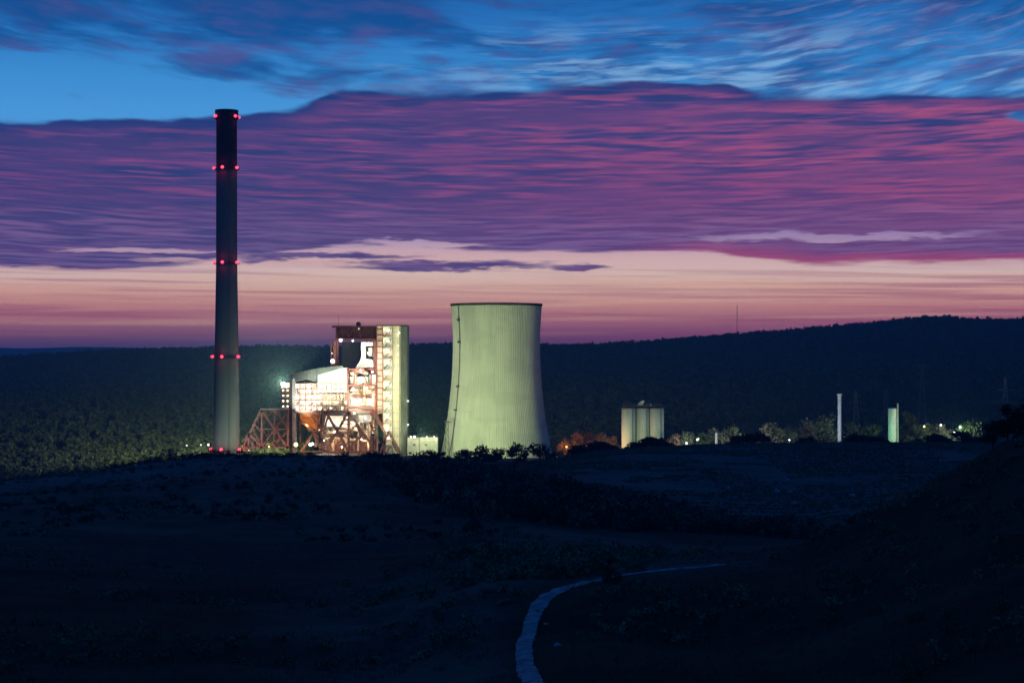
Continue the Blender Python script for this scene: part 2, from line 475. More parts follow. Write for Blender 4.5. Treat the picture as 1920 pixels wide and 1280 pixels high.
def fbm(x, y, seed, o=4):
    s = 0; a = .5
    for i in range(o): s = s + a * (vnoise(x, y, seed + i) - .5); x = x * 2.03; y = y * 2.03; a *= .5
    return s


Dg = np.maximum(drows, 20)
XG = (ucols[:, None] - 960) * K * Dg[None, :]
YG = np.broadcast_to(drows[None, :], XG.shape)
near_w = np.clip(Dg / 160, .05, 1)[None, :]
# rills and humps of an overgrown spoil heap
zz = zz + near_w * (fbm(XG / 60, YG / 60, 3) * 4.0 * np.clip(1.4 - Dg / 1400, 0, 1)[None, :]
                    + fbm(XG / 14, YG / 14, 9) * 1.3 * np.clip(1.2 - Dg / 900, 0, 1)[None, :]
                    + fbm(XG / 3.5, YG / 3.5, 19, 3) * .45 * np.clip(1.1 - Dg / 400, 0, 1)[None, :])
zz = zz + fbm(XG / 260, YG / 260, 31) * 22 * np.clip((Dg - 2300) / 700, 0, 1)[None, :] * np.clip((4400 - Dg) / 800, 0, 1)[None, :]


def zat(x, y):
    x = np.asarray(x, float); y = np.asarray(y, float)
    D = np.clip(y, 20, 15900)
    u = 960 + x / (K * D)
    iu = np.clip(np.searchsorted(ucols, u) - 1, 0, len(ucols) - 2); idd = np.clip(np.searchsorted(drows, D) - 1, 0, len(drows) - 2)
    fu = np.clip((u - ucols[iu]) / (ucols[iu + 1] - ucols[iu]), 0, 1); fd = (D - drows[idd]) / (drows[idd + 1] - drows[idd])
    return ZC + (zz[iu, idd] * (1 - fu) + zz[iu + 1, idd] * fu) * (1 - fd) + (zz[iu, idd + 1] * (1 - fu) + zz[iu + 1, idd + 1] * fu) * fd


def ground_z(x, y): return float(zat(x, y))


def hit(px, py, dmin=40, dmax=1400):     # where the line of sight meets the ground
    for D in np.geomspace(dmin, dmax, 900):
        if ground_z(WX(px, D), D) >= WZ(py, D): return D
    return dmax


nu, nd = XG.shape
vv = np.stack([XG, YG, zz + ZC], -1).reshape(-1, 3)
ii, jj = np.meshgrid(np.arange(nu - 1), np.arange(nd - 1), indexing='ij')
a = (ii * nd + jj).ravel()
q4 = np.stack([a, a + nd, a + nd + 1, a + 1], -1).astype(np.int32)
me = bpy.data.meshes.new('ground')
me.vertices.add(len(vv)); me.vertices.foreach_set('co', vv.astype(np.float32).ravel())
me.loops.add(q4.size); me.loops.foreach_set('vertex_index', q4.ravel())
me.polygons.add(len(q4)); me.polygons.foreach_set('loop_start', np.arange(0, q4.size, 4, dtype=np.int32))
me.polygons.foreach_set('use_smooth', np.ones(len(q4), dtype=bool))
me.update()
# ground cover: pale dry grass over dark heath, plus painted plant light at the crest
PXG = np.broadcast_to(ucols[:, None], XG.shape)
sm = lambda v, lo, hi: (lambda t_: t_ * t_ * (3 - 2 * t_))(np.clip((v - lo) / (hi - lo), 0, 1))
field = sm(YG, 520, 620) * sm(-YG, -1120, -1060) * sm(PXG, 960, 1180) * 1.0
basin = sm(YG, 170, 230) * sm(-YG, -520, -430) * sm(PXG, 850, 1000) * sm(-PXG, -1560, -1420) * .55
crest = sm(YG, 640, 900) * sm(-YG, -1500, -1100) * sm(-PXG, -1000, -800) * .9  # left crest paler: plant light spill put into the ground colour
midl = sm(YG, 240, 480) * sm(-YG, -1000, -700) * sm(-PXG, -900, -650) * .35
lefth = sm(YG, 60, 130) * sm(-YG, -330, -220) * sm(-PXG, -1010, -900) * sm(PXG, 300, 700) * .35
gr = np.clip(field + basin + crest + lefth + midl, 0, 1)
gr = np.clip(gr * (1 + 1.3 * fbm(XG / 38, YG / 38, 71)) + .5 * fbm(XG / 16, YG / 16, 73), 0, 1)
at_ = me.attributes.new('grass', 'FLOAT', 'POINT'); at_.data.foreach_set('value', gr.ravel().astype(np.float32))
m = bpy.data.materials.new('heath_ground'); m.use_nodes = True
nt = m.node_tree; b = nt.nodes['Principled BSDF']; q = G(nt)
geo = q.new('ShaderNodeNewGeometry'); P = geo.outputs['Position']
an = q.new('ShaderNodeAttribute', attribute_name='grass')
f = q.noise(P, .05, 6, .65); f_ = q.noise(P, .5, 4, .6)
dark = q.mix(q.ss(f, .38, .62), (.014, .022, .012), (.040, .050, .026))
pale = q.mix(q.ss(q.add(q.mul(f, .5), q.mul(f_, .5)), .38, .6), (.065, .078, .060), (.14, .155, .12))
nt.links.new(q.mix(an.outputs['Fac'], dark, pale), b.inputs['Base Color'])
b.inputs['Roughness'].default_value = .95; b.inputs['Specular IOR Level'].default_value = .05
bn = q.new('ShaderNodeBump'); bn.inputs['Strength'].default_value = .9; bn.inputs['Distance'].default_value = .5
nt.links.new(q.noise(P, .9, 5, .7), bn.inputs['Height']); nt.links.new(bn.outputs[0], b.inputs['Normal'])
me.materials.append(m)
go = bpy.data.objects.new('ground', me); col.objects.link(go); tag(go, kind='structure')

# distant hills far to the left, beyond the wooded ridge
hm = mat('far_hill_woodland', (.05, .06, .07), .95, .3, .004)
hp = [(-2400, 655), (-900, 652), (-300, 654), (0, 652), (60, 653), (110, 651), (170, 650), (260, 652), (400, 656), (700, 662), (1300, 664), (2600, 668), (4000, 668)]
hv, hf = [], []
us = np.arange(-2400, 4001, 20.0)
for i, u_ in enumerate(us):
    y_ = np.interp(u_, [p[0] for p in hp], [p[1] for p in hp]) + 1.6 * float(fbm(np.array(u_ / 45.), np.array(.3), 77))
    for (dd, dz) in ((12500, -120), (13200, 0), (14500, -20), (15600, -160)):
        hv.append((WX(u_, dd), dd, ZC + (HY - y_) * K * 13200 + dz))
for i in range(len(us) - 1):
    for j in range(3): hf.append((i * 4 + j, (i + 1) * 4 + j, (i + 1) * 4 + j + 1, i * 4 + j + 1))
tag(mesh_obj('hills', hv, hf, hm, None, True), kind='structure')

# footpath
PATH = [(1010, 1310, 1.5), (997, 1280, 1.5), (984, 1245, 1.45), (984, 1205, 1.45), (996, 1170, 1.5), (1007, 1145, 1.6), (1016, 1128, 2.4), (1045, 1110, 2.6), (1085, 1096, 2.3),
        (1130, 1086, 1.9), (1180, 1078, 1.9), (1240, 1071, 1.9), (1300, 1066, 1.9), (1362, 1060, 1.6)]
pp = []
for (px, py, w) in PATH:
    D = hit(px, py, 60, 420); pp.append((WX(px, D), D, w * (.80 if py > 1135 else .68)))
pp = np.array(pp)
tt = np.arange(len(pp)); ts = np.linspace(0, len(pp) - 1, 420)


def cr(t_):
    i = int(min(max(math.floor(t_), 0), len(pp) - 2)); f_ = t_ - i
    p = [pp[min(max(i + d, 0), len(pp) - 1)] for d in (-1, 0, 1, 2)]
    return .5 * ((2 * p[1]) + (-p[0] + p[2]) * f_ + (2 * p[0] - 5 * p[1] + 4 * p[2] - p[3]) * f_ ** 2 + (-p[0] + 3 * p[1] - 3 * p[2] + p[3]) * f_ ** 3)


pc = np.array([cr(t_) for t_ in ts])
pv, pf = [], []
for i in range(len(pc)):
    d = pc[min(i + 1, len(pc) - 1)] - pc[max(i - 1, 0)]; nrm = np.array((-d[1], d[0])) / (math.hypot(d[0], d[1]) + 1e-6)
    for s_ in (-1, -.5, 0, .5, 1):
        wob = 1 + .25 * (float(fbm(np.array(i / 9. + s_ * 7), np.array(.5), 12)) * 2) * abs(s_)
        x_, y_ = pc[i][:2] + nrm * s_ * pc[i][2] * .5 * wob
        pv.append([x_, y_, ground_z(x_, y_) + .22 - .14 * abs(s_)])
for i in range(len(pc) - 1):
    for j in range(4): pf.append((i * 5 + j, (i + 1) * 5 + j, (i + 1) * 5 + j + 1, i * 5 + j + 1))
pm = mat('trodden_gravel', (.36, .35, .32), .9, .3, .8, .06, 5, c2=(.19, .185, .17))
tag(mesh_obj('footpath', pv, pf, pm, None, True), kind='structure')


# ------------------------------------------------------------------ vegetation
def crowns(C, RX, RZ, nl, ls, squash=.9):
    """leaf-cluster quads scattered through many lumpy crowns: C (n,3) centres, RX, RZ radii"""
    n = len(C)
    lob = rng.normal(size=(n, 5, 3)); lob /= np.linalg.norm(lob, axis=2, keepdims=True); lob *= .5
    lob[:, :, 2] = lob[:, :, 2] * .8 + .05
    pick = rng.integers(0, 5, size=(n, nl))
    d = rng.normal(size=(n, nl, 3)); d /= np.linalg.norm(d, axis=2, keepdims=True)
    rad = .56 * rng.random((n, nl, 1)) ** .4
    p = np.take_along_axis(lob, pick[:, :, None].repeat(3, 2), 1) + d * rad
    p = p * np.stack([RX, RX, RZ], -1)[:, None, :] + C[:, None, :]
    p = p.reshape(-1, 3); N = len(p)
    a_ = rng.normal(size=(N, 3)); a_ /= np.linalg.norm(a_, axis=1, keepdims=True)
    b_ = np.cross(a_, rng.normal(size=(N, 3))); b_ /= np.linalg.norm(b_, axis=1, keepdims=True)
    s_ = (ls * (np.repeat(RX, nl)) * rng.uniform(.6, 1.3, N))[:, None]
    a_ = a_ * s_; b_ = b_ * s_ * .75
    return np.stack([p - a_, p + b_, p + a_, p - b_], 1)


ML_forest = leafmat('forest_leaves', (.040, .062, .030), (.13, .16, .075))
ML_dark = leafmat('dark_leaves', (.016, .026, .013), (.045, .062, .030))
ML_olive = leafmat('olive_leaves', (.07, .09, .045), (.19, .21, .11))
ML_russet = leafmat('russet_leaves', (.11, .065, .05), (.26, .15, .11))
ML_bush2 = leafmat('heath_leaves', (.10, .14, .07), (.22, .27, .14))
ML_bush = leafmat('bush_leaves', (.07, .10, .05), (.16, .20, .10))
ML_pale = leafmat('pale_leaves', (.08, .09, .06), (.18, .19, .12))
BARK = mat('bark', (.05, .04, .03), .95, .3, 2)

parts = []
# near part of the wooded valley side, lit by the works
n = 7000
D = rng.uniform(1560, 2750, n) ; u = rng.uniform(-420, 900, n)
x = (u - 960) * K * D
keep = ~((np.abs(D - 1540) < 110) & (u > 330)); x, D = x[keep], D[keep]
z = zat(x, D); r = rng.uniform(3.2, 6.2, len(x)); h = r * rng.uniform(1.0, 1.5, len(x))
parts.append(crowns(np.stack([x, D, z + h * .9 + 2], -1), r, h, 64, .30))
n = 15000
D = rng.uniform(2600, 4450, n) ; u = rng.uniform(-300, 2300, n)
x = (u - 960) * K * D; z = zat(x, D); r = rng.uniform(4.5, 8, n); h = r * rng.uniform(.9, 1.3, n)
parts.append(crowns(np.stack([x, D, z + h * .6], -1), r, h, 22, .45))
n = 5200                                            # the skyline
D = rng.uniform(4330, 4480, n); u = rng.uniform(-300, 2300, n)
x = (u - 960) * K * D; z = zat(x, D)
r = rng.uniform(3.5, 7.5, n); h = r * rng.uniform(.8, 1.35, n)
parts.append(crowns(np.stack([x, D, z + h * .5], -1), r, h, 22, .4))
n = 5200                                            # right-hand valley side behind the silos
D = rng.uniform(1760, 2650, n); u = rng.uniform(900, 2300, n)
x = (u - 960) * K * D; z = zat(x, D); r = rng.uniform(3.2, 6.2, n); h = r * rng.uniform(1., 1.4, n)
parts.append(crowns(np.stack([x, D, z + h * .7], -1), r, h, 36, .34))
tag(np_quads('forest', np.concatenate(parts), ML_forest), kind='stuff')

# scrub along the rim of the heap and over the slopes
parts = []
n = 3400
u = 1540 - 900 * rng.random(n) ** .8
top_ = np.interp(u, [620, 700, 900, 1100, 1300, 1500, 1560], [820, 850, 780, 640, 590, 570, 560])
bot_ = np.interp(u, [620, 700, 900, 1100, 1300, 1500, 1560], [800, 640, 500, 500, 510, 530, 550])
D = bot_ + (top_ - bot_) * rng.random(n) + rng.normal(0, 1, n) * 6
x = (u - 960) * K * D
kk_ = fbm(x / 28, D / 28, 83) + .22 * np.clip(1 - np.abs(u - 1060) / 420, 0, 1) + rng.normal(0, .05, n) > .0
kk_ &= rng.random(n) < np.clip((u - 600) / 230, 0, 1)
x, D, u = x[kk_], D[kk_], u[kk_]
z = zat(x, D); r = rng.uniform(.8, 3.4, len(x)) * np.interp(u, [640, 800, 1100, 1500], [.6, 1.1, 1.0, .7]); h = r * rng.uniform(.8, 1.3, len(x))
sel = rng.random(len(x))
for nm, lo, hi_, ml in (('scrub', 0, .55, ML_dark), ('russet_scrub', .55, .78, ML_russet), ('olive_scrub', .78, 1.01, ML_olive)):
    k2 = (sel >= lo) & (sel < hi_)
    tag(np_quads(nm, crowns(np.stack([x[k2], D[k2], z[k2] + h[k2] * .7], -1), r[k2], h[k2], 46, .2), ml), kind='stuff')
parts = []
n = 3600                                           # low heath on the nearer slopes
D = 90 * (9.5 ** rng.random(n)); u = rng.uniform(-100, 2000, n); x = (u - 960) * K * D
cl = fbm(x / 40, D / 40, 55); kk_ = cl > .02; x, D, u = x[kk_], D[kk_], u[kk_]
dist = np.min(np.hypot(x[:, None] - pc[None, :, 0], D[:, None] - pc[None, :, 1]), 1); kk_ = dist > 3.0
kk_ &= ~((u > 860) & (u < 1420) & (D > 200) & (D < 300)); kk_ &= ~((u > 960) & (D > 480))
x, D = x[kk_], D[kk_]
z = zat(x, D); r = rng.uniform(.3, 1.3, len(x)) * (D / 260) ** .45; h = r * rng.uniform(.5, 1.0, len(x))
parts.append(crowns(np.stack([x, D, z + h * .45], -1), r, h, 46, .2))
n = 420                                            # greenery between the path and the rim
D = rng.uniform(205, 300, n); u = 960 + rng.normal(70, 120, n); x = (u - 960) * K * D
dist = np.min(np.hypot(x[:, None] - pc[None, :, 0], D[:, None] - pc[None, :, 1]), 1); kk_ = dist > 3.5
x, D = x[kk_], D[kk_]
z = zat(x, D); r = rng.uniform(.5, 1.7, len(x)); h = r * rng.uniform(.6, 1.1, len(x))
parts.append(crowns(np.stack([x, D, z + h * .45], -1), r, h, 60, .17))
HQ = np.concatenate(parts); hs = vnoise(HQ[:, 0, 0] / 6, HQ[:, 0, 1] / 6, 5) > .55
tag(np_quads('heath', HQ[~hs], ML_olive), kind='stuff'); tag(np_quads('pale_heath', HQ[hs], ML_bush2), kind='stuff')
parts = []
n = 420                                            # low bushes along the crest on the left
u = rng.uniform(-60, 760, n); D = np.interp(u, [0, 400, 700], [960, 960, 1000]) + rng.normal(0, 1, n) * 14
x = (u - 960) * K * D; z = zat(x, D); r = rng.uniform(.7, 2.6, n); h = r * rng.uniform(.7, 1.3, n)
kk_ = fbm(x / 30, D / 30, 44) > -.03; x, D, z, r, h = x[kk_], D[kk_], z[kk_], r[kk_], h[kk_]
parts.append(crowns(np.stack([x, D, z + h * .4], -1), r, h, 40, .2))
tag(np_quads('crest_scrub', np.concatenate(parts), ML_dark), kind='stuff')
n = 1500                                           # low cushions of heather over the left-hand ridge
u = rng.uniform(-120, 930, n); D = rng.uniform(380, 985, n); x = (u - 960) * K * D
kk_ = fbm(x / 34, D / 60, 62) > -.02; x, D = x[kk_], D[kk_]
z = zat(x, D); r = rng.uniform(.7, 2.4, len(x)); h = r * rng.uniform(.35, .8, len(x)); k2 = rng.random(len(x)) < .5
tag(np_quads('ridge_heather', crowns(np.stack([x[k2], D[k2], z[k2] + h[k2] * .4], -1), r[k2], h[k2], 40, .2), ML_dark), kind='stuff')
tag(np_quads('ridge_grass', crowns(np.stack([x[~k2], D[~k2], z[~k2] + h[~k2] * .4], -1), r[~k2], h[~k2], 40, .2), ML_bush2), kind='stuff')
# dry grass tufts
n = 16000
D = rng.uniform(90, 420, n) ; u = rng.uniform(-60, 1980, n); x = (u - 960) * K * D
kk_ = fbm(x / 25, D / 25, 91) > -.04; x, D = x[kk_], D[kk_]
dist = np.min(np.hypot(x[:, None] - pc[None, ::4, 0], D[:, None] - pc[None, ::4, 1]), 1); kk_ = dist > .62; x, D = x[kk_], D[kk_]
z = zat(x, D); N = len(x); B = 5
X3 = np.repeat(np.stack([x, D, z - .05], -1), B, 0) + rng.normal(size=(N * B, 3)) * (.12, .12, 0)
lean = rng.normal(size=(N * B, 3)) * (.25, .25, 0) + np.array((0, 0, 1)); L = rng.uniform(.2, .65, N * B)[:, None]
side = rng.normal(size=(N * B, 3)) * (1, 1, 0); side /= np.linalg.norm(side, axis=1, keepdims=True); side *= .03
tag(np_quads('grass', np.stack([X3 - side, X3 + side, X3 + lean * L], 1), mat('dry_grass', (.13, .14, .085), .9, .4, 1)), kind='stuff')
# planted rows across the far slope
rows = []
for k_ in range(44):
    D0 = 575 + k_ * 10.5
    n = int(330 + k_ * 4)
    u = rng.uniform(990 - 0 * k_, 1900, n)
    D = D0 + (u - 1400) * .05 + rng.normal(0, .45, n) + 7 * np.sin(u / 170.0)
    x = (u - 960) * K * D
    hh = fbm(x / 50, D / 50, 66) > -.12
    x, D = x[hh], D[hh]
    z = zat(x, D); r = rng.uniform(.45, 1.0, len(x)); rows.append(crowns(np.stack([x, D, z + r * .3], -1), r, r * .55, 12, .34))
tag(np_quads('planted_rows', np.concatenate(rows), ML_olive), kind='stuff')


def tree(name, label, px, D, h, w, lm, cat='tree', group=None, nl=700, trunk=.3, z=None, leaf=.16, lobes=9):
    """trunk with limbs, crown of leaf clusters gathered round the limb ends; h, w in metres"""
    x = WX(px, D); z = ground_z(x, D) if z is None else z
    t_ = thing(name, label, cat, (x, D, z), group)
    mb = MB(); base = Vector((x, D, z - .4)); lean = Vector((random.uniform(-.05, .05), random.uniform(-.05, .05), 1))
    topz = base + lean * h * .62
    mb.tube(base, topz, h * .028, h * .012, 8)
    ends = []
    for i in range(lobes):
        f_ = random.uniform(trunk, .95); s0 = base.lerp(topz, min(1, f_ / .95))
        th = i * 2.4 + random.uniform(-.4, .4); rr = w * .5 * random.uniform(.35, .85) * (1.15 - .55 * f_)
        e = s0 + Vector((math.cos(th) * rr, math.sin(th) * rr, h * random.uniform(.10, .26)))
        mb.tube(s0, e, h * .011, h * .004, 5); ends.append(e)
    ends.append(topz + Vector((0, 0, h * .18)))
    mb.build('trunk', BARK, t_)
    C = np.array([tuple(e) for e in ends]); rr = rng.uniform(.17, .30, len(C)) * w
    rz = np.minimum(rr * rng.uniform(.75, 1.05, len(C)), h * .3)
    Q = crowns(C, rr, rz, nl // len(C), leaf)
    over = Q[:, :, 2].max() - (z + h)
    Q[:, :, 2] -= max(0, over) * .8
    c = np_quads('crown', Q, lm, t_); c.matrix_parent_inverse = Matrix.Translation(-Vector(t_.location))
    return t_


def hpx(top, base, D): return (base - top) * K * D


TR = [ # px, D, top row, width m, leaf material, label
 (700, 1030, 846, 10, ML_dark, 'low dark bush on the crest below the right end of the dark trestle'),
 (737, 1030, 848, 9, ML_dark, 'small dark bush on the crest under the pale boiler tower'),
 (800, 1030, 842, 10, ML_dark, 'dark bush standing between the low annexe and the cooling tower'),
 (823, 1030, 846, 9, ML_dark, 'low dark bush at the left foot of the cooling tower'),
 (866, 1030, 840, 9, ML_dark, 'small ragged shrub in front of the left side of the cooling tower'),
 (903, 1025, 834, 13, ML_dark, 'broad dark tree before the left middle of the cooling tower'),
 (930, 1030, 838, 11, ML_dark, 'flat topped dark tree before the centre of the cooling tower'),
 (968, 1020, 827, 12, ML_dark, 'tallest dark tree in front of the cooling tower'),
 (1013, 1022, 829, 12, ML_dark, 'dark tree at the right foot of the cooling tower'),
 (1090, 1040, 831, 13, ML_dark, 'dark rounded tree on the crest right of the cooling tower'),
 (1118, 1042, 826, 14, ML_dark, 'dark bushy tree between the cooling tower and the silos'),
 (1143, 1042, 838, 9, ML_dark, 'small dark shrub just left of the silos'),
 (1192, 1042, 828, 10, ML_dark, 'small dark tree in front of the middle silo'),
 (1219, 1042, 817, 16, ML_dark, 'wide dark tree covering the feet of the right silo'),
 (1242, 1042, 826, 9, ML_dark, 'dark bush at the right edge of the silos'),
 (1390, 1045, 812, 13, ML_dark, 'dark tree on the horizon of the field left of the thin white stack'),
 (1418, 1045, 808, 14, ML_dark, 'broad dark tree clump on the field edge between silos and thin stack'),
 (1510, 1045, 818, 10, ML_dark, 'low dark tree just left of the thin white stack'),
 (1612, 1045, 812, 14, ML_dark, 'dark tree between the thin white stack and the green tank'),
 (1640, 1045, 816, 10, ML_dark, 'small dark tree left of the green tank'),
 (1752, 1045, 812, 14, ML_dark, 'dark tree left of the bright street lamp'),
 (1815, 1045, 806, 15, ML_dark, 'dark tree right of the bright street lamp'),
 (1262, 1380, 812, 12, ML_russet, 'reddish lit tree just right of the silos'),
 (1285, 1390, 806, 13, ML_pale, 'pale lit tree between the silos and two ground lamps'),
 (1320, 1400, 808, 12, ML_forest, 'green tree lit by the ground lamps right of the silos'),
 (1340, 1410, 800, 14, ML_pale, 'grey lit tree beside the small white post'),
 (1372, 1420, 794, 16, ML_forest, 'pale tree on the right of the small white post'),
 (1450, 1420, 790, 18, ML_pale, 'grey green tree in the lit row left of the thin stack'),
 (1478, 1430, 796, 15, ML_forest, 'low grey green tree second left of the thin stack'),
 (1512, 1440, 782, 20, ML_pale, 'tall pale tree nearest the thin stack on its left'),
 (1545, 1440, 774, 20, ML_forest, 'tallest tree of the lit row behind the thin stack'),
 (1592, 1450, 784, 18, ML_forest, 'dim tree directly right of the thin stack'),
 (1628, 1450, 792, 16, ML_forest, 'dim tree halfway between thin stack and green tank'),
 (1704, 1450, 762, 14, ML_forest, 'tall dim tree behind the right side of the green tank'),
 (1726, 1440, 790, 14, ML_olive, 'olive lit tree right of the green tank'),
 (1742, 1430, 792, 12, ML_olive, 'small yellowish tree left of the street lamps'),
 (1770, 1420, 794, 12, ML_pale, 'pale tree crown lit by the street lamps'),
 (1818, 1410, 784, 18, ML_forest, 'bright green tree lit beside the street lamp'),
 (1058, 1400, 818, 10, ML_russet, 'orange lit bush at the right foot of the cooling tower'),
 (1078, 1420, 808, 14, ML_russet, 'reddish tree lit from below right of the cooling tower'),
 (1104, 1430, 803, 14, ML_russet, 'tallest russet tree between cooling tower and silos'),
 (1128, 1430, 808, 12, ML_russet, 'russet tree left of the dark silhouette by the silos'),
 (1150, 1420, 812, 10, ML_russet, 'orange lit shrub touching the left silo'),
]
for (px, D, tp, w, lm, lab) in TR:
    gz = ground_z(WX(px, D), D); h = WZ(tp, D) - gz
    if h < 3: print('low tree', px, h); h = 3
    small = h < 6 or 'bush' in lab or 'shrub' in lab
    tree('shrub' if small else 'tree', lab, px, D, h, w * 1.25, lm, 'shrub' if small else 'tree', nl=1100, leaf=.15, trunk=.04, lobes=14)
# the big dark trees on the near slope at the right edge
for (px, D, tp, w, lab) in ((1862, 236, 778, 3.2, 'dark bush leftmost of the clump on the near slope at the right edge'),
                            (1890, 240, 748, 4.2, 'large dark tree on the near slope at the right edge'),
                            (1925, 243, 738, 5.0, 'dark tree cut off by the right edge of the view')):
    gz = ground_z(WX(px, D), D)
    tree('tree', lab, px, D, WZ(tp, D) - gz, w, ML_dark, nl=2600, leaf=.11, trunk=.08, lobes=13)
# nearer individual bushes
for (px, py, w, h, lm, lab) in (
  (1716, 1165, 1.4, 1.2, ML_bush, 'left one of two green bushes low on the near right slope'),
  (1778, 1190, 2.0, 2.1, ML_bush, 'taller green bush low on the near right slope'),
  (1880, 1155, 1.9, 1.5, ML_bush, 'faint bush near the right edge of the near slope'),
  (1700, 1275, 1.8, 1.6, ML_bush, 'green bush at the bottom edge of the near right slope'),
  (905, 1070, 3.0, 1.8, ML_bush, 'olive bush on the shoulder left of the path bend'),
  (960, 1082, 2.8, 2.0, ML_bush, 'olive bush directly above the narrow bend of the path'),
  (1030, 1085, 2.6, 2.3, ML_bush, 'green shrub just above the curve of the path'),
  (1145, 1092, 2.4, 3.0, ML_dark, 'dark shrub standing across the far stretch of the path'),
  (885, 1000, 4.0, 3.6, ML_russet, 'russet shrub on the left end of the hollow'),
  (1010, 1150, 1.0, .7, ML_dark, 'small dark tussock where the path narrows'),
  (1265, 962, 5, 4.6, ML_russet, 'reddish shrub rising above the scrub band right of centre'),
  (1480, 985, 5, 4.4, ML_pale, 'pale shrub at the right end of the scrub band')):
    D = hit(px, py, 60, 800)
    tree('shrub', lab, px, D, h, w, lm, 'shrub', nl=900, leaf=.14, trunk=.05)
# pale boulders
ST = mat('pale_stone', (.42, .41, .38), .9, .25, 1.2, .05, 3)
for (px, py, s_, lab) in ((1045, 1211, .24, 'pale boulder lying beside the path in the foreground'), (1023, 1172, .16, 'small pale stone at the path edge'),
                          (1476, 902, .85, 'upper pale boulder on the far field slope'), (1457, 923, .9, 'pale boulder left of the line of boulders on the field'),
                          (1481, 924, .9, 'second pale boulder down the field slope'), (1490, 945, .85, 'third pale boulder down the field slope'),
                          (1365, 917, .7, 'lone pale boulder on the left of the field'), (1598, 930, .7, 'pale boulder on the right of the field')):
    D = hit(px, py, 60, 1100); c = at(px, py, D); c.z = ground_z(c.x, c.y)
    bm = bmesh.new(); bmesh.ops.create_icosphere(bm, subdivisions=2, radius=s_)
    for v in bm.verts:
        v.co *= random.uniform(.8, 1.12); v.co.x *= 1.2; v.co.z *= 1.0 if s_ > .6 else .75
    me = bpy.data.meshes.new('boulder'); bm.to_mesh(me); bm.free(); me.materials.append(ST)
    o = bpy.data.objects.new('boulder', me); col.objects.link(o); o.location = (c.x, c.y, c.z + s_ * .35); tag(o, lab, 'boulder')

# ------------------------------------------------------------------ the power station
CONC = mat('chimney_concrete', (.17, .20, .175), .9, .2, .06, .03, 1, streak=True)
DARKC = mat('shade_and_rim_concrete', (.045, .055, .05), .9, .3, .08, streak=True)  # dark rim tone; on the chimney top, fading floodlight put into the colour
SHELL = mat('tower_concrete', (.52, .53, .46), .9, .12, .05, .02, 1, streak=True)
shell_stain(SHELL)
STEELD = mat('dark_steel', (.06, .065, .07), .6, .3, .5)
STEELR = mat('oxide_red_steel', (.30, .09, .065), .65, .35, .3)
STEELB = mat('brown_steel', (.27, .15, .105), .65, .3, .3)
CLADW = mat('white_cladding', (.72, .72, .66), .6, .12, .15)
CLADG = mat('grey_cladding', (.42, .43, .38), .7, .18, .12)
CLADP = mat('pale_panel', (.68, .61, .48), .7, .14, .12, streak=True)
PIPE = mat('pipe_lagging', (.50, .42, .30), .45, .15, .4, metal=.3)
ORANGE = mat('orange_hopper_paint', (.62, .26, .06), .6, .2, .3)
RED_E = emat('red_beacon_glass', (1.0, .07, .14), 2.2)
WARM_E = emat('warm_lamp_glass', (1.0, .88, .62), 9)
WHITE_E = emat('white_lamp_glass', (1.0, .96, .86), 9)
ORG_E = emat('sodium_lamp_glass', (1.0, .55, .14), 9)
LC_WARM = (1.0, .84, .58); LC_WHITE = (1.0, .93, .78); LC_GREEN = (.81, 1.0, .46); LC_COOL = (.66, .90, .86); LC_ORG = (1.0, .48, .14)


def B0(px): return ground_z(WX(px), 1500) - 1.5


# --- chimney
cx, cy = WX(425), 1500
zb, zt = WZ(850), WZ(207)
ch = thing('chimney', 'tall slender concrete chimney with rings of red warning lights', 'chimney', (cx, cy, zb))
NP = 60
def chr_(z):
    f_ = (z - zb) / (zt - zb); return np.interp(f_, [0, .28, .55, 1], [10.2, 9.0, 7.9, 7.7])
zsplit = WZ(318)
mb = MB(); mb.lathe([(chr_(z), z) for z in np.linspace(zb - 3, zsplit, 40)], cx, cy, 64); mb.build('shaft', CONC, ch, True)
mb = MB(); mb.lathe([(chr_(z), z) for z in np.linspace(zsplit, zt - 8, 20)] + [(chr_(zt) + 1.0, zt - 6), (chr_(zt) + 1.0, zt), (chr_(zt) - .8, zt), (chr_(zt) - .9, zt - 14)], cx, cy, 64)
o = mb.build('shaft_top', DARKC, ch, True); o['label'] = 'upper section of the chimney, its dim light painted into the colour'
for gi, py in enumerate((221, 317, 494, 670, 843)):
    z = WZ(py); r0 = chr_(z)
    mb = MB(); mb.lathe([(r0 + .02, z - .5), (r0 + 1.7, z - .5), (r0 + 1.7, z - .2), (r0 + .02, z - .2)], cx, cy, 48)
    for i in range(24):
        th = i * math.pi / 12; a_ = (cx + (r0 + 1.6) * math.cos(th), cy + (r0 + 1.6) * math.sin(th))
        mb.beam((a_[0], a_[1], z - .2), (a_[0], a_[1], z + .9), .12)
    mb.lathe([(r0 + 1.55, z + .85), (r0 + 1.68, z + .85), (r0 + 1.68, z + .97), (r0 + 1.55, z + .97)], cx, cy, 48)
    gal = mb.build('gallery', STEELD, ch)
    for th in ((-28, -102, -172, 90) if gi else (-38, -142, 90, 20)):
        th = R(th); c = (cx + (r0 + 1.5) * math.cos(th), cy + (r0 + 1.5) * math.sin(th), z + .6)
        s = MB(); s.ball(c, 1.2); bo = s.build('beacon', RED_E, gal, True)
        bo.matrix_parent_inverse = Matrix.Identity(4); bo.parent = gal; bo.matrix_parent_inverse = gal.matrix_parent_inverse @ Matrix.Identity(4)
        bo.matrix_parent_inverse = Matrix.Identity(4)
        if th < .1 or gi == 0:
            lp = (cx + (r0 + 3.0) * math.cos(th), cy + (r0 + 3.0) * math.sin(th), z + .6)
            light('POINT', lp, 900, (1, .015, .06), ch, size=.4, name='beacon_light')
mb = MB()
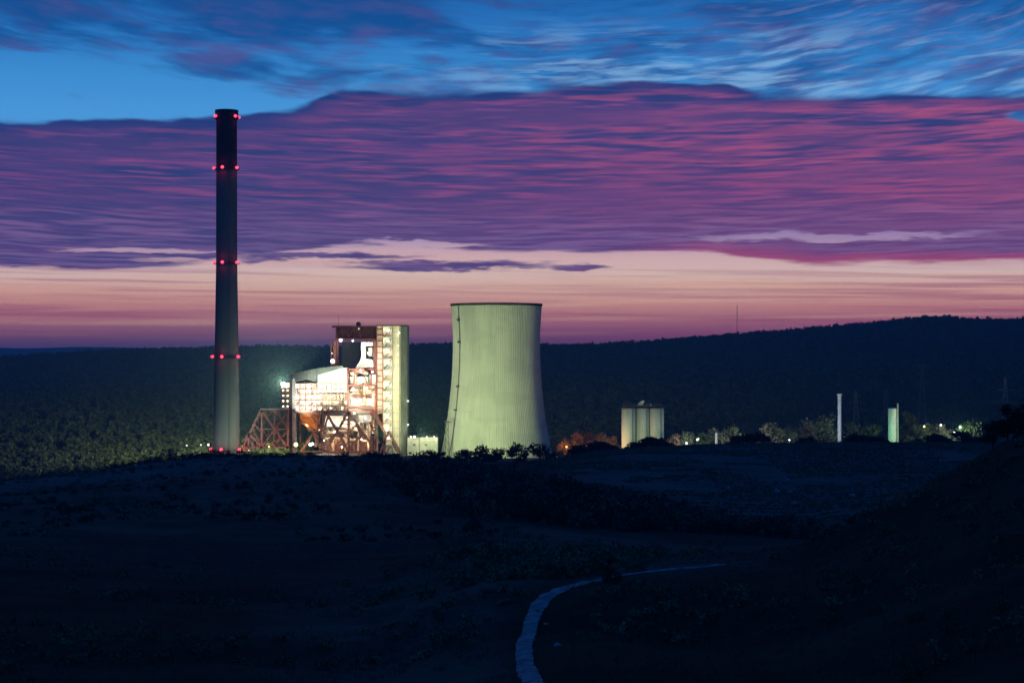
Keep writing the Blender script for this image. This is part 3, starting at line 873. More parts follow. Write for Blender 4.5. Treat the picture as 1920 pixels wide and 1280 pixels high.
for s_ in (-.35, .35): mb.beam((cx + 3 + s_, cy - 9.9, zb), (cx + 3 + s_, cy - 8.0, zt - 3), .1)
mb.build('ladder', STEELD, ch)

# --- cooling tower
tx, ty = WX(930), 1541
hw = [(571, 84.8), (590, 83.4), (625, 81.2), (645, 81.0), (670, 81.4), (710, 83.2), (752, 87.2), (795, 93), (830, 99.5), (850, 104.5), (864, 108)]
pys = np.linspace(571, 866, 60)
zs = [WZ(p) + 0 for p in pys]
sc_ = 1541 / 1500.
rs = np.interp(pys, [h_[0] for h_ in hw], [h_[1] for h_ in hw]); rs = blur(rs[None, :].repeat(2, 0), 9, 1)[0] * .4 * sc_
zs = [WZ(p, 1541) for p in pys]
ct = thing('cooling_tower', 'large pale ribbed concrete cooling tower lit yellow green', 'cooling tower', (tx, ty, zs[-1]))
mb = MB(); mb.lathe([(r_, z_) for r_, z_ in zip(rs[::-1], zs[::-1])] + [(rs[0] - .9, zs[0]), (rs[0] - 1.2, zs[0] - 12)], tx, ty, 576, rib=.26, ribs=144)
mb.build('shell', SHELL, ct)
mb = MB(); mb.lathe([(rs[0] + .1, zs[0] - 1.4), (rs[0] + .8, zs[0] - 1.2), (rs[0] + .8, zs[0] + .5), (rs[0] - 1.0, zs[0] + .5)], tx, ty, 96)
mb.build('rim', DARKC, ct)


def on_shell(py, th, off=.6):
    r_ = np.interp(py, pys, rs) + off; return (tx + r_ * math.cos(th), ty + r_ * math.sin(th), WZ(py, 1541))


th = R(-90 - 55)
mb = MB()
prev = None
for py in np.linspace(572, 862, 50):
    for s_ in (-.008, .012):
        if prev is not None: mb.beam(on_shell(prev, th + s_), on_shell(py, th + s_), .22)
    mb.beam(on_shell(py, th - .008), on_shell(py, th + .012), .16); prev = py
lad = mb.build('access_ladder', STEELD, ct)
mb = MB()
for py in (602, 643, 725, 768):
    c = on_shell(py, th, 1.2); mb = MB(); mb.box(c[0] - 1.3, c[0] + 1.3, c[1] - 1.3, c[1] + 1.3, c[2] - .25, c[2] + .9)
    mb.build('platform', STEELD, ct)
# stair tower against the left foot
mb = MB(); c = at(838, 791, 1500); sbz = ground_z(c.x, 1500)
for a_ in (-1.2, 1.2):
    for b_ in (-1.2, 1.2): mb.beam((c.x + a_, 1500 + b_, sbz), (c.x + a_, 1500 + b_, c.z), .3)
nz = int((c.z - sbz) / 2.6)
for i in range(nz):
    z0 = sbz + i * 2.6; mb.box(c.x - 1.3, c.x + 1.3, 1498.7, 1501.3, z0, z0 + .15)
    mb.beam((c.x - 1.2 if i % 2 else c.x + 1.2, 1499, z0), (c.x + 1.2 if i % 2 else c.x - 1.2, 1499, z0 + 2.6), .4)
mb.box(c.x - 1.9, c.x + 1.9, 1498, 1502, c.z, c.z + .9)
mb.beam((c.x, 1500, c.z), (c.x + 2.5, 1512, c.z), .5)
mb.build('stair', STEELD, ct)


# floodlights (each a mast with a lamp head)
def flood(px, D, hgt, target, power, color, label, spot=70, em=WHITE_E, size=1.5):
    x = WX(px, D); z = ground_z(x, D)
    t_ = thing('floodlight', label, 'floodlight', (x, D, z))
    mb = MB(); mb.tube((x, D, z - 1), (x, D, z + hgt), .28, .16, 8); mb.build('mast', STEELD, t_)
    d = (Vector(target) - Vector((x, D, z + hgt))).normalized()
    p = Vector((x, D, z + hgt + .5))
    mb = MB(); mb.beam(p - d * .6, p + d * .2, 1.5, 1.1); mb.build('lamp_head', STEELD, t_)
    mb = MB(); mb.beam(p + d * .22, p + d * .3, 1.3, .9); mb.build('lamp_glass', em, t_)
    light('SPOT', p + d * 1.2, power, color, t_, target, size, spot)
    return t_


flood(786, 1395, 14, (tx - 12, ty - 35, WZ(700)), 4.2e5, LC_GREEN, 'mast floodlight left of the cooling tower foot', 95)
flood(700, 1330, 14, (tx, ty - 30, WZ(640)), 4.6e5, LC_GREEN, 'mast floodlight in front of the boiler tower', 70)
flood(905, 1400, 9, (tx + 5, ty - 36, WZ(640)), 5e4, LC_GREEN, 'floodlight hidden by the trees before the cooling tower', 110)
flood(478, 1440, 9, (cx, cy, WZ(740)), 6.5e4, (.74, 1.0, .72), 'floodlight by the right foot of the chimney', 80)
flood(395, 1380, 9, (cx, cy, WZ(650)), 4.2e4, (.70, .92, .95), 'floodlight left of the chimney foot', 80)

# --- silos
SIL = mat('silo_concrete', (.50, .56, .45), .85, .12, .1, streak=True)
silos = [(1178.6, 13.3, 764, 1400, 'leftmost yellowish silo of the group'), (1205.2, 13.1, 763.6, 1402, 'middle grey silo behind the dark tree'), (1231.6, 13.2, 764, 1400, 'right hand grey silo of the group')]
for (px, hwid, tp, D, lab) in silos:
    x = WX(px, D); z0 = ground_z(x, D) - 2; z1 = WZ(tp, D); r_ = hwid * K * D
    t_ = thing('silo', lab, 'silo', (x, D, z0), 'silos right of the cooling tower')
    mb = MB(); mb.lathe([(r_, z0), (r_, z1 - .8), (r_ - .3, z1 - .8)], x, D, 40); o = mb.build('silo_wall', SIL, t_, True)
    mb = MB(); mb.beam((x + r_ * .5, D - r_ * .9, z0), (x + r_ * .5, D - r_ * .9, z1), .25); mb.beam((x + r_ * .5 + .5, D - r_ * .9, z0), (x + r_ * .5 + .5, D - r_ * .9, z1), .12); mb.build('ladder', STEELD, t_)
    mb = MB(); mb.lathe([(r_ + .25, z1 - .8), (r_ + .25, z1), (r_ * .5, z1 + .5), (.01, z1 + .7)], x, D, 40); mb.build('roof', STEELD, t_)
D = 1400
t_ = thing('conveyor_head', 'small machinery housing and railing on top of the silos', 'machinery', at(1205, 764, D))
mb = MB(); c = at(1168, 764, D); e = at(1242, 764, D)
mb.box(c.x, WX(1240, D), D - 2, D + 3, c.z + .9, c.z + 1.6)
for px in range(1168, 1243, 6): mb.beam((WX(px, D), D - 2, c.z + 1.6), (WX(px, D), D - 2, c.z + 2.9), .12)
mb.beam((WX(1168, D), D - 2, c.z + 2.9), (WX(1240, D), D - 2, c.z + 2.9), .14); mb.build('walkway', STEELD, t_)
mb = MB(); mb.prism([(WX(1196, D), c.z + 1.6), (WX(1206, D), c.z + 1.6), (WX(1208, D), WZ(750, D)), (WX(1203, D), WZ(751, D)), (WX(1197, D), WZ(756, D))], D - 1, D + 3); mb.build('housing', CLADG, t_)
mb = MB(); mb.tube((WX(1220, D), D, c.z + 1.6), (WX(1220, D), D, WZ(757, D)), .8, .5, 10); mb.build('vent', CLADW, t_)
flood(1120, 1340, 8, (WX(1180), 1400, WZ(800, 1400)), 7e4, (.98, 1.0, .50), 'floodlight lighting the silos from the left', 60)
flood(1268, 1345, 6, (WX(1235), 1400, WZ(800, 1400)), 1.6e4, (.7, 1.0, .85), 'small floodlight right of the silos', 80)

# --- thin white stack and green tank
D = 1430; x = WX(1574, D); z0 = ground_z(x, D) - 2; z1 = WZ(738, D)
t_ = thing('vent_stack', 'thin pale vent stack standing alone right of the silos', 'stack', (x, D, z0))
mb = MB(); mb.lathe([(1.35, z0), (1.25, z1 - 1.2)], x, D, 24); mb.build('pipe', mat('stack_white', (.66, .68, .70), .6, .1, .3), t_, True)
mb = MB(); mb.lathe([(1.25, z1 - 1.2), (1.75, z1 - 1.0), (1.75, z1), (1.0, z1)], x, D, 24); mb.build('cap', CLADW, t_)
flood(1556, 1390, 4, (x, D, WZ(770, D)), 3.2e4, (.66, .84, 1.0), 'small floodlight at the foot of the thin vent stack', 70)
D = 1420; x = WX(1673, D); z0 = ground_z(x, D) - 2; z1 = WZ(766, D)
t_ = thing('storage_tank', 'slender tank lit green with a pipe up its side', 'tank', (x, D, z0))
mb = MB(); mb.lathe([(2.9, z0), (2.9, z1), (2.2, z1 + .5), (.01, z1 + .7)], x, D, 24); mb.build('tank_shell', CLADW, t_, False)
mb = MB(); mb.tube((x + 3.6, D - 1, z0), (x + 3.6, D - 1, WZ(756, D)), .75, .6, 10); mb.build('side_pipe', CLADG, t_)
flood(1656, 1392, 3, (x, D, WZ(795, D)), 1.7e4, (.25, 1.0, .42), 'green floodlight at the foot of the slender tank', 80)


# --- street lamps and small lights
def lamp(px, py, D, power, color, em, label, r=.7, group=None):
    p = at(px, py, D); gz = ground_z(p.x, D)
    t_ = thing('lamp_post', label, 'lamp', (p.x, D, min(gz, p.z - 3)), group)
    mb = MB(); mb.tube((p.x, D, min(gz, p.z - 3)), (p.x, D, p.z), .16, .1, 6); mb.build('post', STEELD, t_)
    mb = MB(); mb.ball(p, r); mb.build('lamp_globe', em, t_, True)
    if power: light('POINT', p + Vector((0, -1.2, .9 + r)), power, color, t_, size=.6)
    return t_


lamp(1791, 811, 1390, 2.2e4, (.95, 1, .85), WHITE_E, 'brightest white street lamp at the far right', 1.1)
lamp(1800, 801, 1396, 9e3, (.5, 1, .55), emat('green_lamp_glass', (.6, 1, .55), 2.5), 'greenish lamp just above the brightest street lamp', .8)
lamp(1764, 797, 1400, 5e3, (1, .9, .8), emat('dim_lamp_glass', (.75, .7, .6), .9), 'dim street lamp left of the brightest one', .8)
lamp(1733, 800, 1400, 4.5e3, (1, .95, .5), emat('dim_yellow_glass', (.55, .55, .25), .6), 'faint yellow lamp right of the green tank', .8)
lamp(1308, 824, 1370, 7e3, (.85, 1, .75), emat('pale_green_glass', (.7, .9, .6), 1.0), 'pale lamp low among trees right of the silos', .8)
lamp(1287, 831, 1370, 7e3, (.9, 1, .8), emat('pale_green_glass', (.7, .9, .6), 1.0), 'lower pale lamp nearest the silos', .8)
lamp(1062, 838, 1380, 2.0e4, LC_ORG, emat('dim_orange_glass', (1, .45, .15), .8), 'orange lamp at the right foot of the cooling tower', .7)
lamp(1100, 836, 1385, 1.4e4, (1, .5, .35), emat('dim_orange_glass', (1, .45, .15), .8), 'orange lamp among the russet trees', .6)
lamp(1140, 838, 1390, 4e3, LC_ORG, emat('dim_orange_glass', (1, .45, .15), .8), 'orange lamp left of the silos', .7)
lamp(1480, 825, 1380, 2e4, (1, .95, .8), emat('dim_lamp_glass', (.75, .7, .6), .9), 'faint lamp behind the field edge left of the thin stack', .5)
lamp(1395, 822, 1400, 1.6e4, (1, .93, .85), emat('dim_lamp_glass', (.75, .7, .6), .9), 'faint lamp behind the field edge near the small white post', .5)
lamp(391, 834, 1480, 1.5e3, LC_WHITE, emat('soft_white_glass', (.9, .88, .78), 1.0), 'pale lamp nearest the chimney foot on its left', .9)
lamp(377, 834, 1482, 8e2, LC_WHITE, emat('dim_lamp_glass', (.75, .7, .6), .9), 'second pale lamp left of the chimney foot', .7)
lamp(350, 835, 1484, 5e2, LC_WHITE, emat('dim_lamp_glass', (.75, .7, .6), .9), 'farthest pale lamp left of the chimney foot', .6)
D = 1380; c = at(1343, 813, D)
mb = MB(); mb.tube((c.x, D, ground_z(c.x, D)), tuple(c), .7, .7, 10); mb.ball(tuple(c), .75); o = mb.build('vent_pipe', emat('self_glow_post', (.62, .66, .66), .35), None, True)  # faint glow in the post's own material in place of lamp light
tag(o, 'small white post standing behind the field edge', 'post')


# --- lattice pylons and mast
def pylon(px, tp, bp, D, wb, label, arms, m_=None, group='lattice pylons on the wooded hillside'):
    x = WX(px, D); z1 = WZ(tp, D); z0 = min(WZ(bp, D), ground_z(x, D)); H = z1 - z0
    t_ = thing('electricity_pylon', label, 'pylon', (x, D, z0), group)
    mb = MB(); n_ = 9
    def cor(f_, a_, b_):
        w_ = wb * (1 - f_) ** 1.2 * .5 + .5; return (x + a_ * w_, D + b_ * w_, z0 + H * f_)
    for i in range(n_):
        f0, f1 = i / n_, (i + 1) / n_
        for a_, b_ in ((-1, -1), (1, -1), (1, 1), (-1, 1)): mb.beam(cor(f0, a_, b_), cor(f1, a_, b_), .35)
        mb.beam(cor(f0, -1, -1), cor(f1, 1, -1), .22); mb.beam(cor(f0, 1, -1), cor(f1, -1, -1), .22)
    mb.build('lattice', m_ or GALV, t_)
    for (f_, L) in arms:
        mb = MB(); z = z0 + H * f_
        mb.beam((x - L, D, z), (x + L, D, z), .35); mb.beam((x - L, D, z), (x, D, z + 2), .25); mb.beam((x + L, D, z), (x, D, z + 2), .25)
        for s_ in (-1, -.55, .55, 1): mb.beam((x + s_ * L, D, z), (x + s_ * L, D, z - 1.8), .2)
        mb.build('crossarm', m_ or GALV, t_)
    return t_


STEELT = mat('faded_red_steel', (.30, .17, .145), .7, .3, .3)
GALV = mat('galvanised_steel', (.16, .17, .18), .5, .15, 1)
pylon(1605, 733, 800, 1700, 7, 'faint lattice pylon with crossarms right of the thin white stack', ((.66, 9), (.8, 7), (.92, 4)))
pylon(1729, 681, 790, 1950, 8, 'tallest faint lattice pylon above the green tank', ((.72, 8), (.84, 6.5), (.95, 4)))
pylon(1885, 706, 800, 1500, 7, 'lattice pylon behind the large dark tree at the right', ((.62, 10), (.8, 7)))
pylon(1661, 730, 800, 2000, 6, 'thin faint pylon left above the green tank', ((.8, 6), (.93, 4)))
D = 4380; x = WX(1382, D); z0 = ground_z(x, D)
t_ = thing('radio_mast', 'slim radio mast with red lights on the skyline ridge', 'mast', (x, D, z0))
mb = MB(); zt_ = WZ(572, D)
for i in range(14):
    a0, a1 = z0 + (zt_ - z0) * i / 14, z0 + (zt_ - z0) * (i + 1) / 14
    for s_ in (-1, 1): mb.beam((x + s_ * .9, D, a0), (x + s_ * .9, D, a1), .35)
    mb.beam((x - .9, D, a0), (x + .9, D, a1), .25)
for s_ in (-1, 1): mb.beam((x, D, z0 + (zt_ - z0) * .8), (x + s_ * 24, D, z0 + 3), .15)
mb.build('lattice', STEELD, t_)
for py in (573, 591, 615):
    mb = MB(); mb.ball((x, D - 2, WZ(py, D)), 1.5); mb.build('beacon', emat('faint_beacon', (.33, .06, .10), 1.0), t_, True)

# --- boiler house (front plane at distance 1500)
BH = thing('boiler_house', 'brightly lit open steel boiler house with pale stair tower', 'boiler house', (WX(690), 1500, WZ(852)))
BZ = WZ(852)


def bxp(mb, x0, x1, y0, y1, d0, d1): mb.box(WX(x0), WX(x1), 1500 + d0, 1500 + d1, WZ(y1), WZ(y0))


def bmp(mb, x0, y0, x1, y1, w=.8, d=0, d2=None): mb.beam((WX(x0), 1500 + d, WZ(y0)), (WX(x1), 1500 + (d if d2 is None else d2), WZ(y1)), w)


def blamp(px, py, d, r, power, color, em, parent=BH, ltp=(0, -1.6, 0), name='lamp'):
    c = Vector((WX(px), 1500 + d, WZ(py)))
    mb = MB(); mb.ball(tuple(c), r); o_ = mb.build(name, em, parent, True)
    if power: light('POINT', c + Vector(ltp), power, color, parent, size=.5)


# tower: pale wall with slanted flank
mb = MB(); mb.foot([(WX(735), 1500), (WX(751), 1500), (WX(751), 1540), (WX(735), 1540)], BZ - 2, WZ(611)); mb.build('tower_wall', CLADP, BH)
mb = MB(); mb.foot([(WX(751) + .01, 1500.3), (WX(762), 1512), (WX(762), 1540), (WX(751) + .01, 1540)], BZ - 2, WZ(612)); mb.build('tower_flank', mat('shaded_flank_cladding', (.24, .26, .23), .7, .18, .12), BH)  # shade of the turned side put into the flank's darker colour
mb = MB(); bxp(mb, 706, 762.5, 609, 611, .2, 41); mb.build('tower_roof', STEELD, BH)
mb = MB()
for py in range(622, 850, 12): bxp(mb, 735.2, 751, py, py + .6, -.12, 0)
mb.build('panel_joints', CLADG, BH)
for py in (640, 684, 728, 772, 816):
    mb = MB(); bxp(mb, 738, 741, py, py + 4, -.1, 0); bxp(mb, 744, 747, py, py + 4, -.1, 0); mb.build('window', CLADG, BH)
mb = MB()
for px in (736.4, 749.6): mb.tube((WX(px), 1499.6, WZ(850)), (WX(px), 1499.6, WZ(613)), .28, None, 6)
mb.build('downpipe', STEELB, BH)
mb = MB(); bxp(mb, 718, 735, 611, 852, 4.5, 40); mb.build('stair_back_wall', CLADW, BH)
mb = MB(); bxp(mb, 706, 718, 611, 775, 1.5, 40); o = mb.build('service_shaft', mat('pink_cladding', (.70, .50, .44), .7, .2, .2), BH)
mb = MB()
for px in (706.5, 717.5): bxp(mb, px - .7, px + .7, 611, 800, .3, 1.5)
for py in range(617, 800, 11): bxp(mb, 706, 718, py, py + 1, .6, 1.5)
bmp(mb, 706, 775, 722, 812, 1.2, .6); bmp(mb, 722, 812, 722, 850, 1.0, .6)
mb.build('shaft_frame', STEELR, BH)
flr = [611 + 20.2 * i for i in range(12)]
for i, py in enumerate(flr):
    mb = MB(); bxp(mb, 718.3, 735, py, py + 1.6, 0, 4.4)
    mb.build('landing', CLADG, BH)
    mb = MB(); bxp(mb, 718.5, 734.8, py + 15.5, py + 16, 0, .1); bxp(mb, 718.5, 734.8, py + 17.8, py + 18.1, 0, .1)
    for px in (719, 724, 729, 734): bxp(mb, px - .15, px + .15, py + 15.5, py + 20, .02, .12)
    bmp(mb, 720, py + 20, 733, py + 3, .5, 3.2)
    mb.build('railing', STEELD if i % 2 else STEELR, BH)
    if i < 11: blamp(726.5 + random.uniform(-1.5, 1.5), py + 8, 1.6, .9, 1100, LC_WARM if i > 3 else LC_WHITE, WARM_E)
blamp(748.5, 624, -.4, .8, 380, LC_WHITE, emat('soft_white_glass', (.9, .88, .78), 1.0))
for py in (648, 664): blamp(746.5, py, -.4, .45, 120, LC_WHITE, emat('soft_white_glass', (.9, .88, .78), 1.0))
for py in (752, 797): blamp(763.5, py, 14, .7, 260, LC_WHITE, emat('dim_lamp_glass', (.75, .7, .6), .9))

# red steel gantry on top and its legs
mb = MB(); bxp(mb, 628, 706, 612, 634, 6, 34); mb.build('gantry_box', mat('dark_red_cladding', (.05, .016, .016), .7, .3, .2), BH)
mb = MB()
bmp(mb, 622, 612, 706, 612, 1.4, 4); bmp(mb, 628, 636, 706, 636, 1.4, 4)
for px in range(630, 706, 11): bmp(mb, px, 612, px, 636, .8, 4.5)
for px in range(630, 695, 22): bmp(mb, px, 636, px + 11, 612, .5, 4.4); bmp(mb, px + 11, 612, px + 22, 636, .5, 4.4)
mb.build('gantry_truss', mat('dark_red_steel', (.07, .02, .02), .7, .3, .3), BH)
mb = MB()
DRS = mat('deep_red_steel', (.16, .06, .05), .7, .3, .3)
for px in (627, 702):
    for d_, w_ in ((5, 2.2), (30, 1.8)):
        mb = MB(); bmp(mb, px, 637, px, 700, w_, d_); mb.build('gantry_leg', DRS, BH)
mb = MB()
for py in (648, 660, 672, 684): bmp(mb, 620, py, 632, py, .8, 5)
for px in (620, 632): bmp(mb, px, 640, px, 690, .9, 5)
for y0 in (648, 660, 672): bmp(mb, 620, y0, 632, y0 + 12, .45, 5)
mb.build('side_platform', DRS, BH)
mb = MB(); mb.tube((WX(671), 1506, WZ(612)), (WX(671), 1506, WZ(607)), 1.5, 1.5, 12); mb.ball((WX(671), 1506, WZ(607.5)), 1.9); mb.build('roof_dome', STEELD, BH)
mb = MB(); mb.tube((WX(633), 1508, WZ(612)), (WX(633), 1508, WZ(588)), .16, .07, 6); mb.build('antenna', STEELD, BH)
blamp(672, 616, 3.5, .6, 60, LC_WHITE, emat('dim_lamp_glass', (.75, .7, .6), .9))
blamp(638, 637.5, 3, 1.1, 1500, LC_WHITE, WHITE_E); blamp(661, 638.5, 3, .6, 400, LC_WHITE, WHITE_E)
blamp(623, 677, 3, 1.5, 1200, LC_WARM, WHITE_E); blamp(621.5, 662, 3, .5, 120, LC_WHITE, emat('soft_white_glass', (.9, .88, .78), 1.0))
mb = MB(); bxp(mb, 634, 704, 640, 688, 31, 33); mb.build('hillside_backdrop', mat('hillside_tone_sheet', (.05, .06, .075), .7, .2, .2), BH)  # dark sheet standing in for the dim hillside in the gantry opening

# flue ducts under the gantry
mb = MB()
mb.prism([(WX(a_), WZ(b_)) for a_, b_ in ((675, 641), (697, 641), (697, 648), (684, 648), (684, 672), (697, 674), (700, 688), (664, 690), (672, 679), (676, 668))], 1508, 1522)
mb.prism([(WX(a_), WZ(b_)) for a_, b_ in ((688, 652), (696, 651), (696, 668), (689, 668))], 1512, 1520)
mb.build('flue_duct', CLADW, BH)
blamp(690, 662, 3, .8, 1500, LC_WARM, WARM_E)
blamp(676, 694, -1, .5, 1500, LC_WHITE, WHITE_E)
# big pale inclined duct and grey duct
mb = MB(); mb.prism([(WX(a_), WZ(b_)) for a_, b_ in ((596, 703), (645, 688.5), (652, 690), (652, 735), (596, 735))], 1500, 1524); mb.build('air_preheater_casing', CLADW, BH)
mb = MB(); mb.prism([(WX(a_), WZ(b_)) for a_, b_ in ((545, 701), (600, 689.5), (642, 685), (645, 688.3), (596, 702.8), (596, 713.5), (588, 715), (575, 711), (556, 716), (548, 713))], 1497.5, 1530); mb.build('inclined_duct', mat('dark_duct_cladding', (.12, .14, .12), .7, .2, .12), BH)
mb = MB()
for i in range(9):
    f_ = i / 8; px = 548 + 46 * f_
    bmp(mb, px, 701 - 10 * f_ + .6, px, 713, .35, -2.7)
mb.build('duct_stiffeners', STEELD, BH)
# lit open-frame hall
mb = MB(); bxp(mb, 552, 706, 716, 772, 9, 11); mb.build('hall_back_wall', CLADW, BH)
mb = MB()
for py in (718, 728, 738.5, 749, 759.5, 770): bxp(mb, 551, 652, py, py + 1.7, -.2, 9)
mb.build('hall_floors', STEELB, BH)
mb = MB()
for px in (552, 562, 573, 584, 594, 604, 612, 621, 630, 639, 651): bxp(mb, px - .7, px + .7, 717, 772, 0, .9)
for py in (728, 738.5, 749, 759.5):
    bxp(mb, 598, 652, py - 3.2, py - 2.7, -.1, .05)
for i in range(10): px = 552 + i * 10; bmp(mb, px, 770, px + 9, 760, .35, .4)
mb.build('hall_frame', STEELB, BH)
mb = MB()
for i in range(30):
    px = random.uniform(598, 650); py = random.choice((724, 734, 745, 755, 765)); w = random.uniform(3, 7)
    mb.tube((WX(px), 1506, WZ(py)), (WX(px + w), 1506, WZ(py)), random.uniform(.4, 1.1), None, 10)
for i in range(14):
    px = random.uniform(600, 650); mb.tube((WX(px), 1504, WZ(770)), (WX(px), 1504, WZ(718 + random.random() * 25)), random.uniform(.25, .6), None, 8)
mb.build('hall_pipework', PIPE, BH)
for j, py in enumerate((723.5, 733.5, 744, 754.5, 765)):
    for i, px in enumerate((557, 569, 580, 590, 600, 610, 620, 630, 640, 648)):
        pw = 4200 if px < 600 else 2600
        if (i + j) % 2 == 0: blamp(px, py, 3, .75, pw, LC_WHITE if px < 600 else LC_WARM, WHITE_E if px < 600 else WARM_E, ltp=(0, 1.2, 0))
light('SPOT', (WX(622), 1476, WZ(745)), 1.5e5, (.88, 1, .80), BH, (WX(622), 1500, WZ(712)), 1.0, 95)  # fill spots and points without fixtures, added to brighten hall, ducts and lower walls
for (px_, py_) in ((622, 790), (645, 795), (668, 786), (690, 792)): light('POINT', (WX(px_), 1503.5, WZ(py_)), 2600, (1, .93, .80), BH, size=.8)
for (px_, py_) in ((618, 832), (650, 834), (684, 830)): light('POINT', (WX(px_), 1502.5, WZ(py_)), 900, (1, .72, .50), BH, size=.8)
light('SPOT', (WX(742), 1440, WZ(760)), 7e4, (1, .90, .70), BH, (WX(744), 1500, WZ(730)), 1.0, 100)  # unseen warm fill added to lift the tower wall
light('SPOT', (WX(712), 1476, WZ(690)), 1.2e4, (1, .88, .82), BH, (WX(712), 1501, WZ(700)), 1.0, 120)  # unseen fill added to brighten the service shaft
light('SPOT', (WX(690), 1470, WZ(672)), 5e4, (.95, 1, .85), BH, (WX(686), 1508, WZ(668)), 1.0, 50)
light('SPOT', (WX(572), 1474, WZ(775)), 8e4, (1, .93, .84), BH, (WX(578), 1500, WZ(740)), 1.0, 70)
light('SPOT', (WX(676), 1472, WZ(775)), 9e4, (1, .92, .74), BH, (WX(680), 1500, WZ(730)), 1.0, 80)
# cluttered ducting between hall and tower
mb = MB()
for (x0, x1, y0, y1, d0, d1) in ((655, 690, 706, 718, 3, 12), (692, 704, 702, 728, 2, 10), (658, 700, 746, 760, 2, 12), (672, 702, 778, 792, 2, 12), (608, 640, 780, 800, 8, 16), (640, 668, 790, 806, 9, 16)):
    bxp(mb, x0, x1, y0, y1, d0, d1)
mb.build('duct_casings', CLADW, BH)
mb = MB()
for (x0, y0, x1, y1, r_, d) in ((656, 700, 672, 696, 1.6, 4), (672, 696, 690, 700, 1.4, 4), (656, 731, 700, 733, 1.5, 3), (660, 738, 703, 736, 1.1, 2), (700, 733, 703, 800, 1.6, 1),
                                (664, 762, 700, 764, 1.2, 2), (640, 800, 700, 812, 1.6, 6), (612, 812, 660, 806, 1.3, 6), (608, 822, 690, 826, 1.1, 6), (668, 690, 664, 722, 1.1, 2), (683, 718, 683, 760, 1.2, 1), (674, 792, 672, 848, 1.4, 6), (690, 792, 692, 848, 1.5, 4), (625, 800, 622, 846, 1.2, 7), (646, 806, 648, 846, 1.4, 7)):
    mb.tube((WX(x0), 1500 + d, WZ(y0)), (WX(x1), 1500 + d, WZ(y1)), r_, None, 12)
mb.build('process_pipework', PIPE, BH)
mb = MB()
for (x0, y0, x1, y1, w) in ((652, 692, 704, 692, 1.2), (652, 692, 652, 772, 1.2), (652, 722, 704, 722, 1), (652, 742, 704, 742, 1), (652, 764, 704, 764, 1), (664, 692, 664, 722, .8), (678, 692, 690, 722, .7), (690, 722, 702, 742, .8),
                            (668, 722, 680, 742, .7), (704, 722, 704, 850, 1.3), (696, 692, 696, 722, .9), (668, 700, 690, 690, 1.2)):
    bmp(mb, x0, y0, x1, y1, w, -.3)
mb.build('platform_steelwork', STEELR, BH)
for (px, py, d, pw, c_, e_) in ((662, 702, 1, 1000, LC_WARM, WARM_E), (698, 697, 1, 1100, LC_WHITE, WHITE_E), (672, 713, -1, 1600, LC_COOL, WHITE_E), (688, 727, -1, 1400, LC_WARM, WARM_E), (662, 728, 0, 900, LC_WARM, WARM_E),
                                (670, 752, -1, 1600, LC_WHITE, WHITE_E), (694, 750, -1, 1200, LC_WHITE, WHITE_E), (700, 740, -1, 700, LC_WARM, WARM_E), (685, 784, -1, 1600, LC_WHITE, WHITE_E), (664, 774, 0, 900, LC_WARM, WARM_E)):
    blamp(px, py, d, .7, pw, c_, e_)
# ground level behind the trestles
mb = MB(); bxp(mb, 600, 706, 774, 852, 18, 20); mb.build('lower_back_wall', CLADG, BH)
mb = MB(); bxp(mb, 610, 700, 822, 852, 10, 12); mb.build('lower_partition', mat('red_brown_cladding', (.30, .15, .11), .8, .3, .2), BH)
mb = MB()
for i in range(34):
    px = random.uniform(602, 702); py = random.uniform(780, 845); r_ = random.uniform(.3, .9)
    if i % 2: mb.tube((WX(px), 1509, WZ(py)), (WX(px + random.uniform(4, 12)), 1509, WZ(py + random.uniform(-3, 3))), r_, None, 8)
    else: mb.tube((WX(px), 1510, WZ(py)), (WX(px), 1510, WZ(min(850, py + random.uniform(5, 20)))), r_, None, 8)
mb.build('lower_pipework', PIPE, BH)
for (px, py, d, pw, c_, e_) in ((627, 810, 5, 2200, LC_WARM, WARM_E), (606, 826, 4, 1300, LC_WARM, WARM_E), (612, 794, 6, 1200, LC_WHITE, WHITE_E), (585, 832, 3, 1500, LC_WHITE, WHITE_E), (677, 824, 4, 1000, LC_WHITE, WHITE_E), (668, 803, 5, 1300, LC_WARM, WARM_E),
                                (648, 782, 5, 1500, LC_WARM, WARM_E), (700, 805, 3, 1400, LC_WARM, WARM_E), (640, 838, 5, 900, LC_ORG, WARM_E), (726, 806, -1, 900, LC_WARM, WARM_E), (598, 806, 7, 700, LC_WARM, WARM_E), (690, 836, 4, 500, LC_ORG, WARM_E)):
    blamp(px, py, d, .9 if pw > 1400 else .6, pw, c_, e_)

# slim pylon strip left of the hall
mb = MB(); bxp(mb, 543, 548, 706, 852, 0, 8); o = mb.build('dark_pier', STEELD, BH)
mb = MB(); bxp(mb, 548.1, 554.5, 712, 852, -.4, 7); mb.build('pale_pier', CLADG, BH)
blamp(552, 712, -1.2, .5, 260, LC_COOL, emat('soft_white_glass', (.9, .88, .78), 1.0))

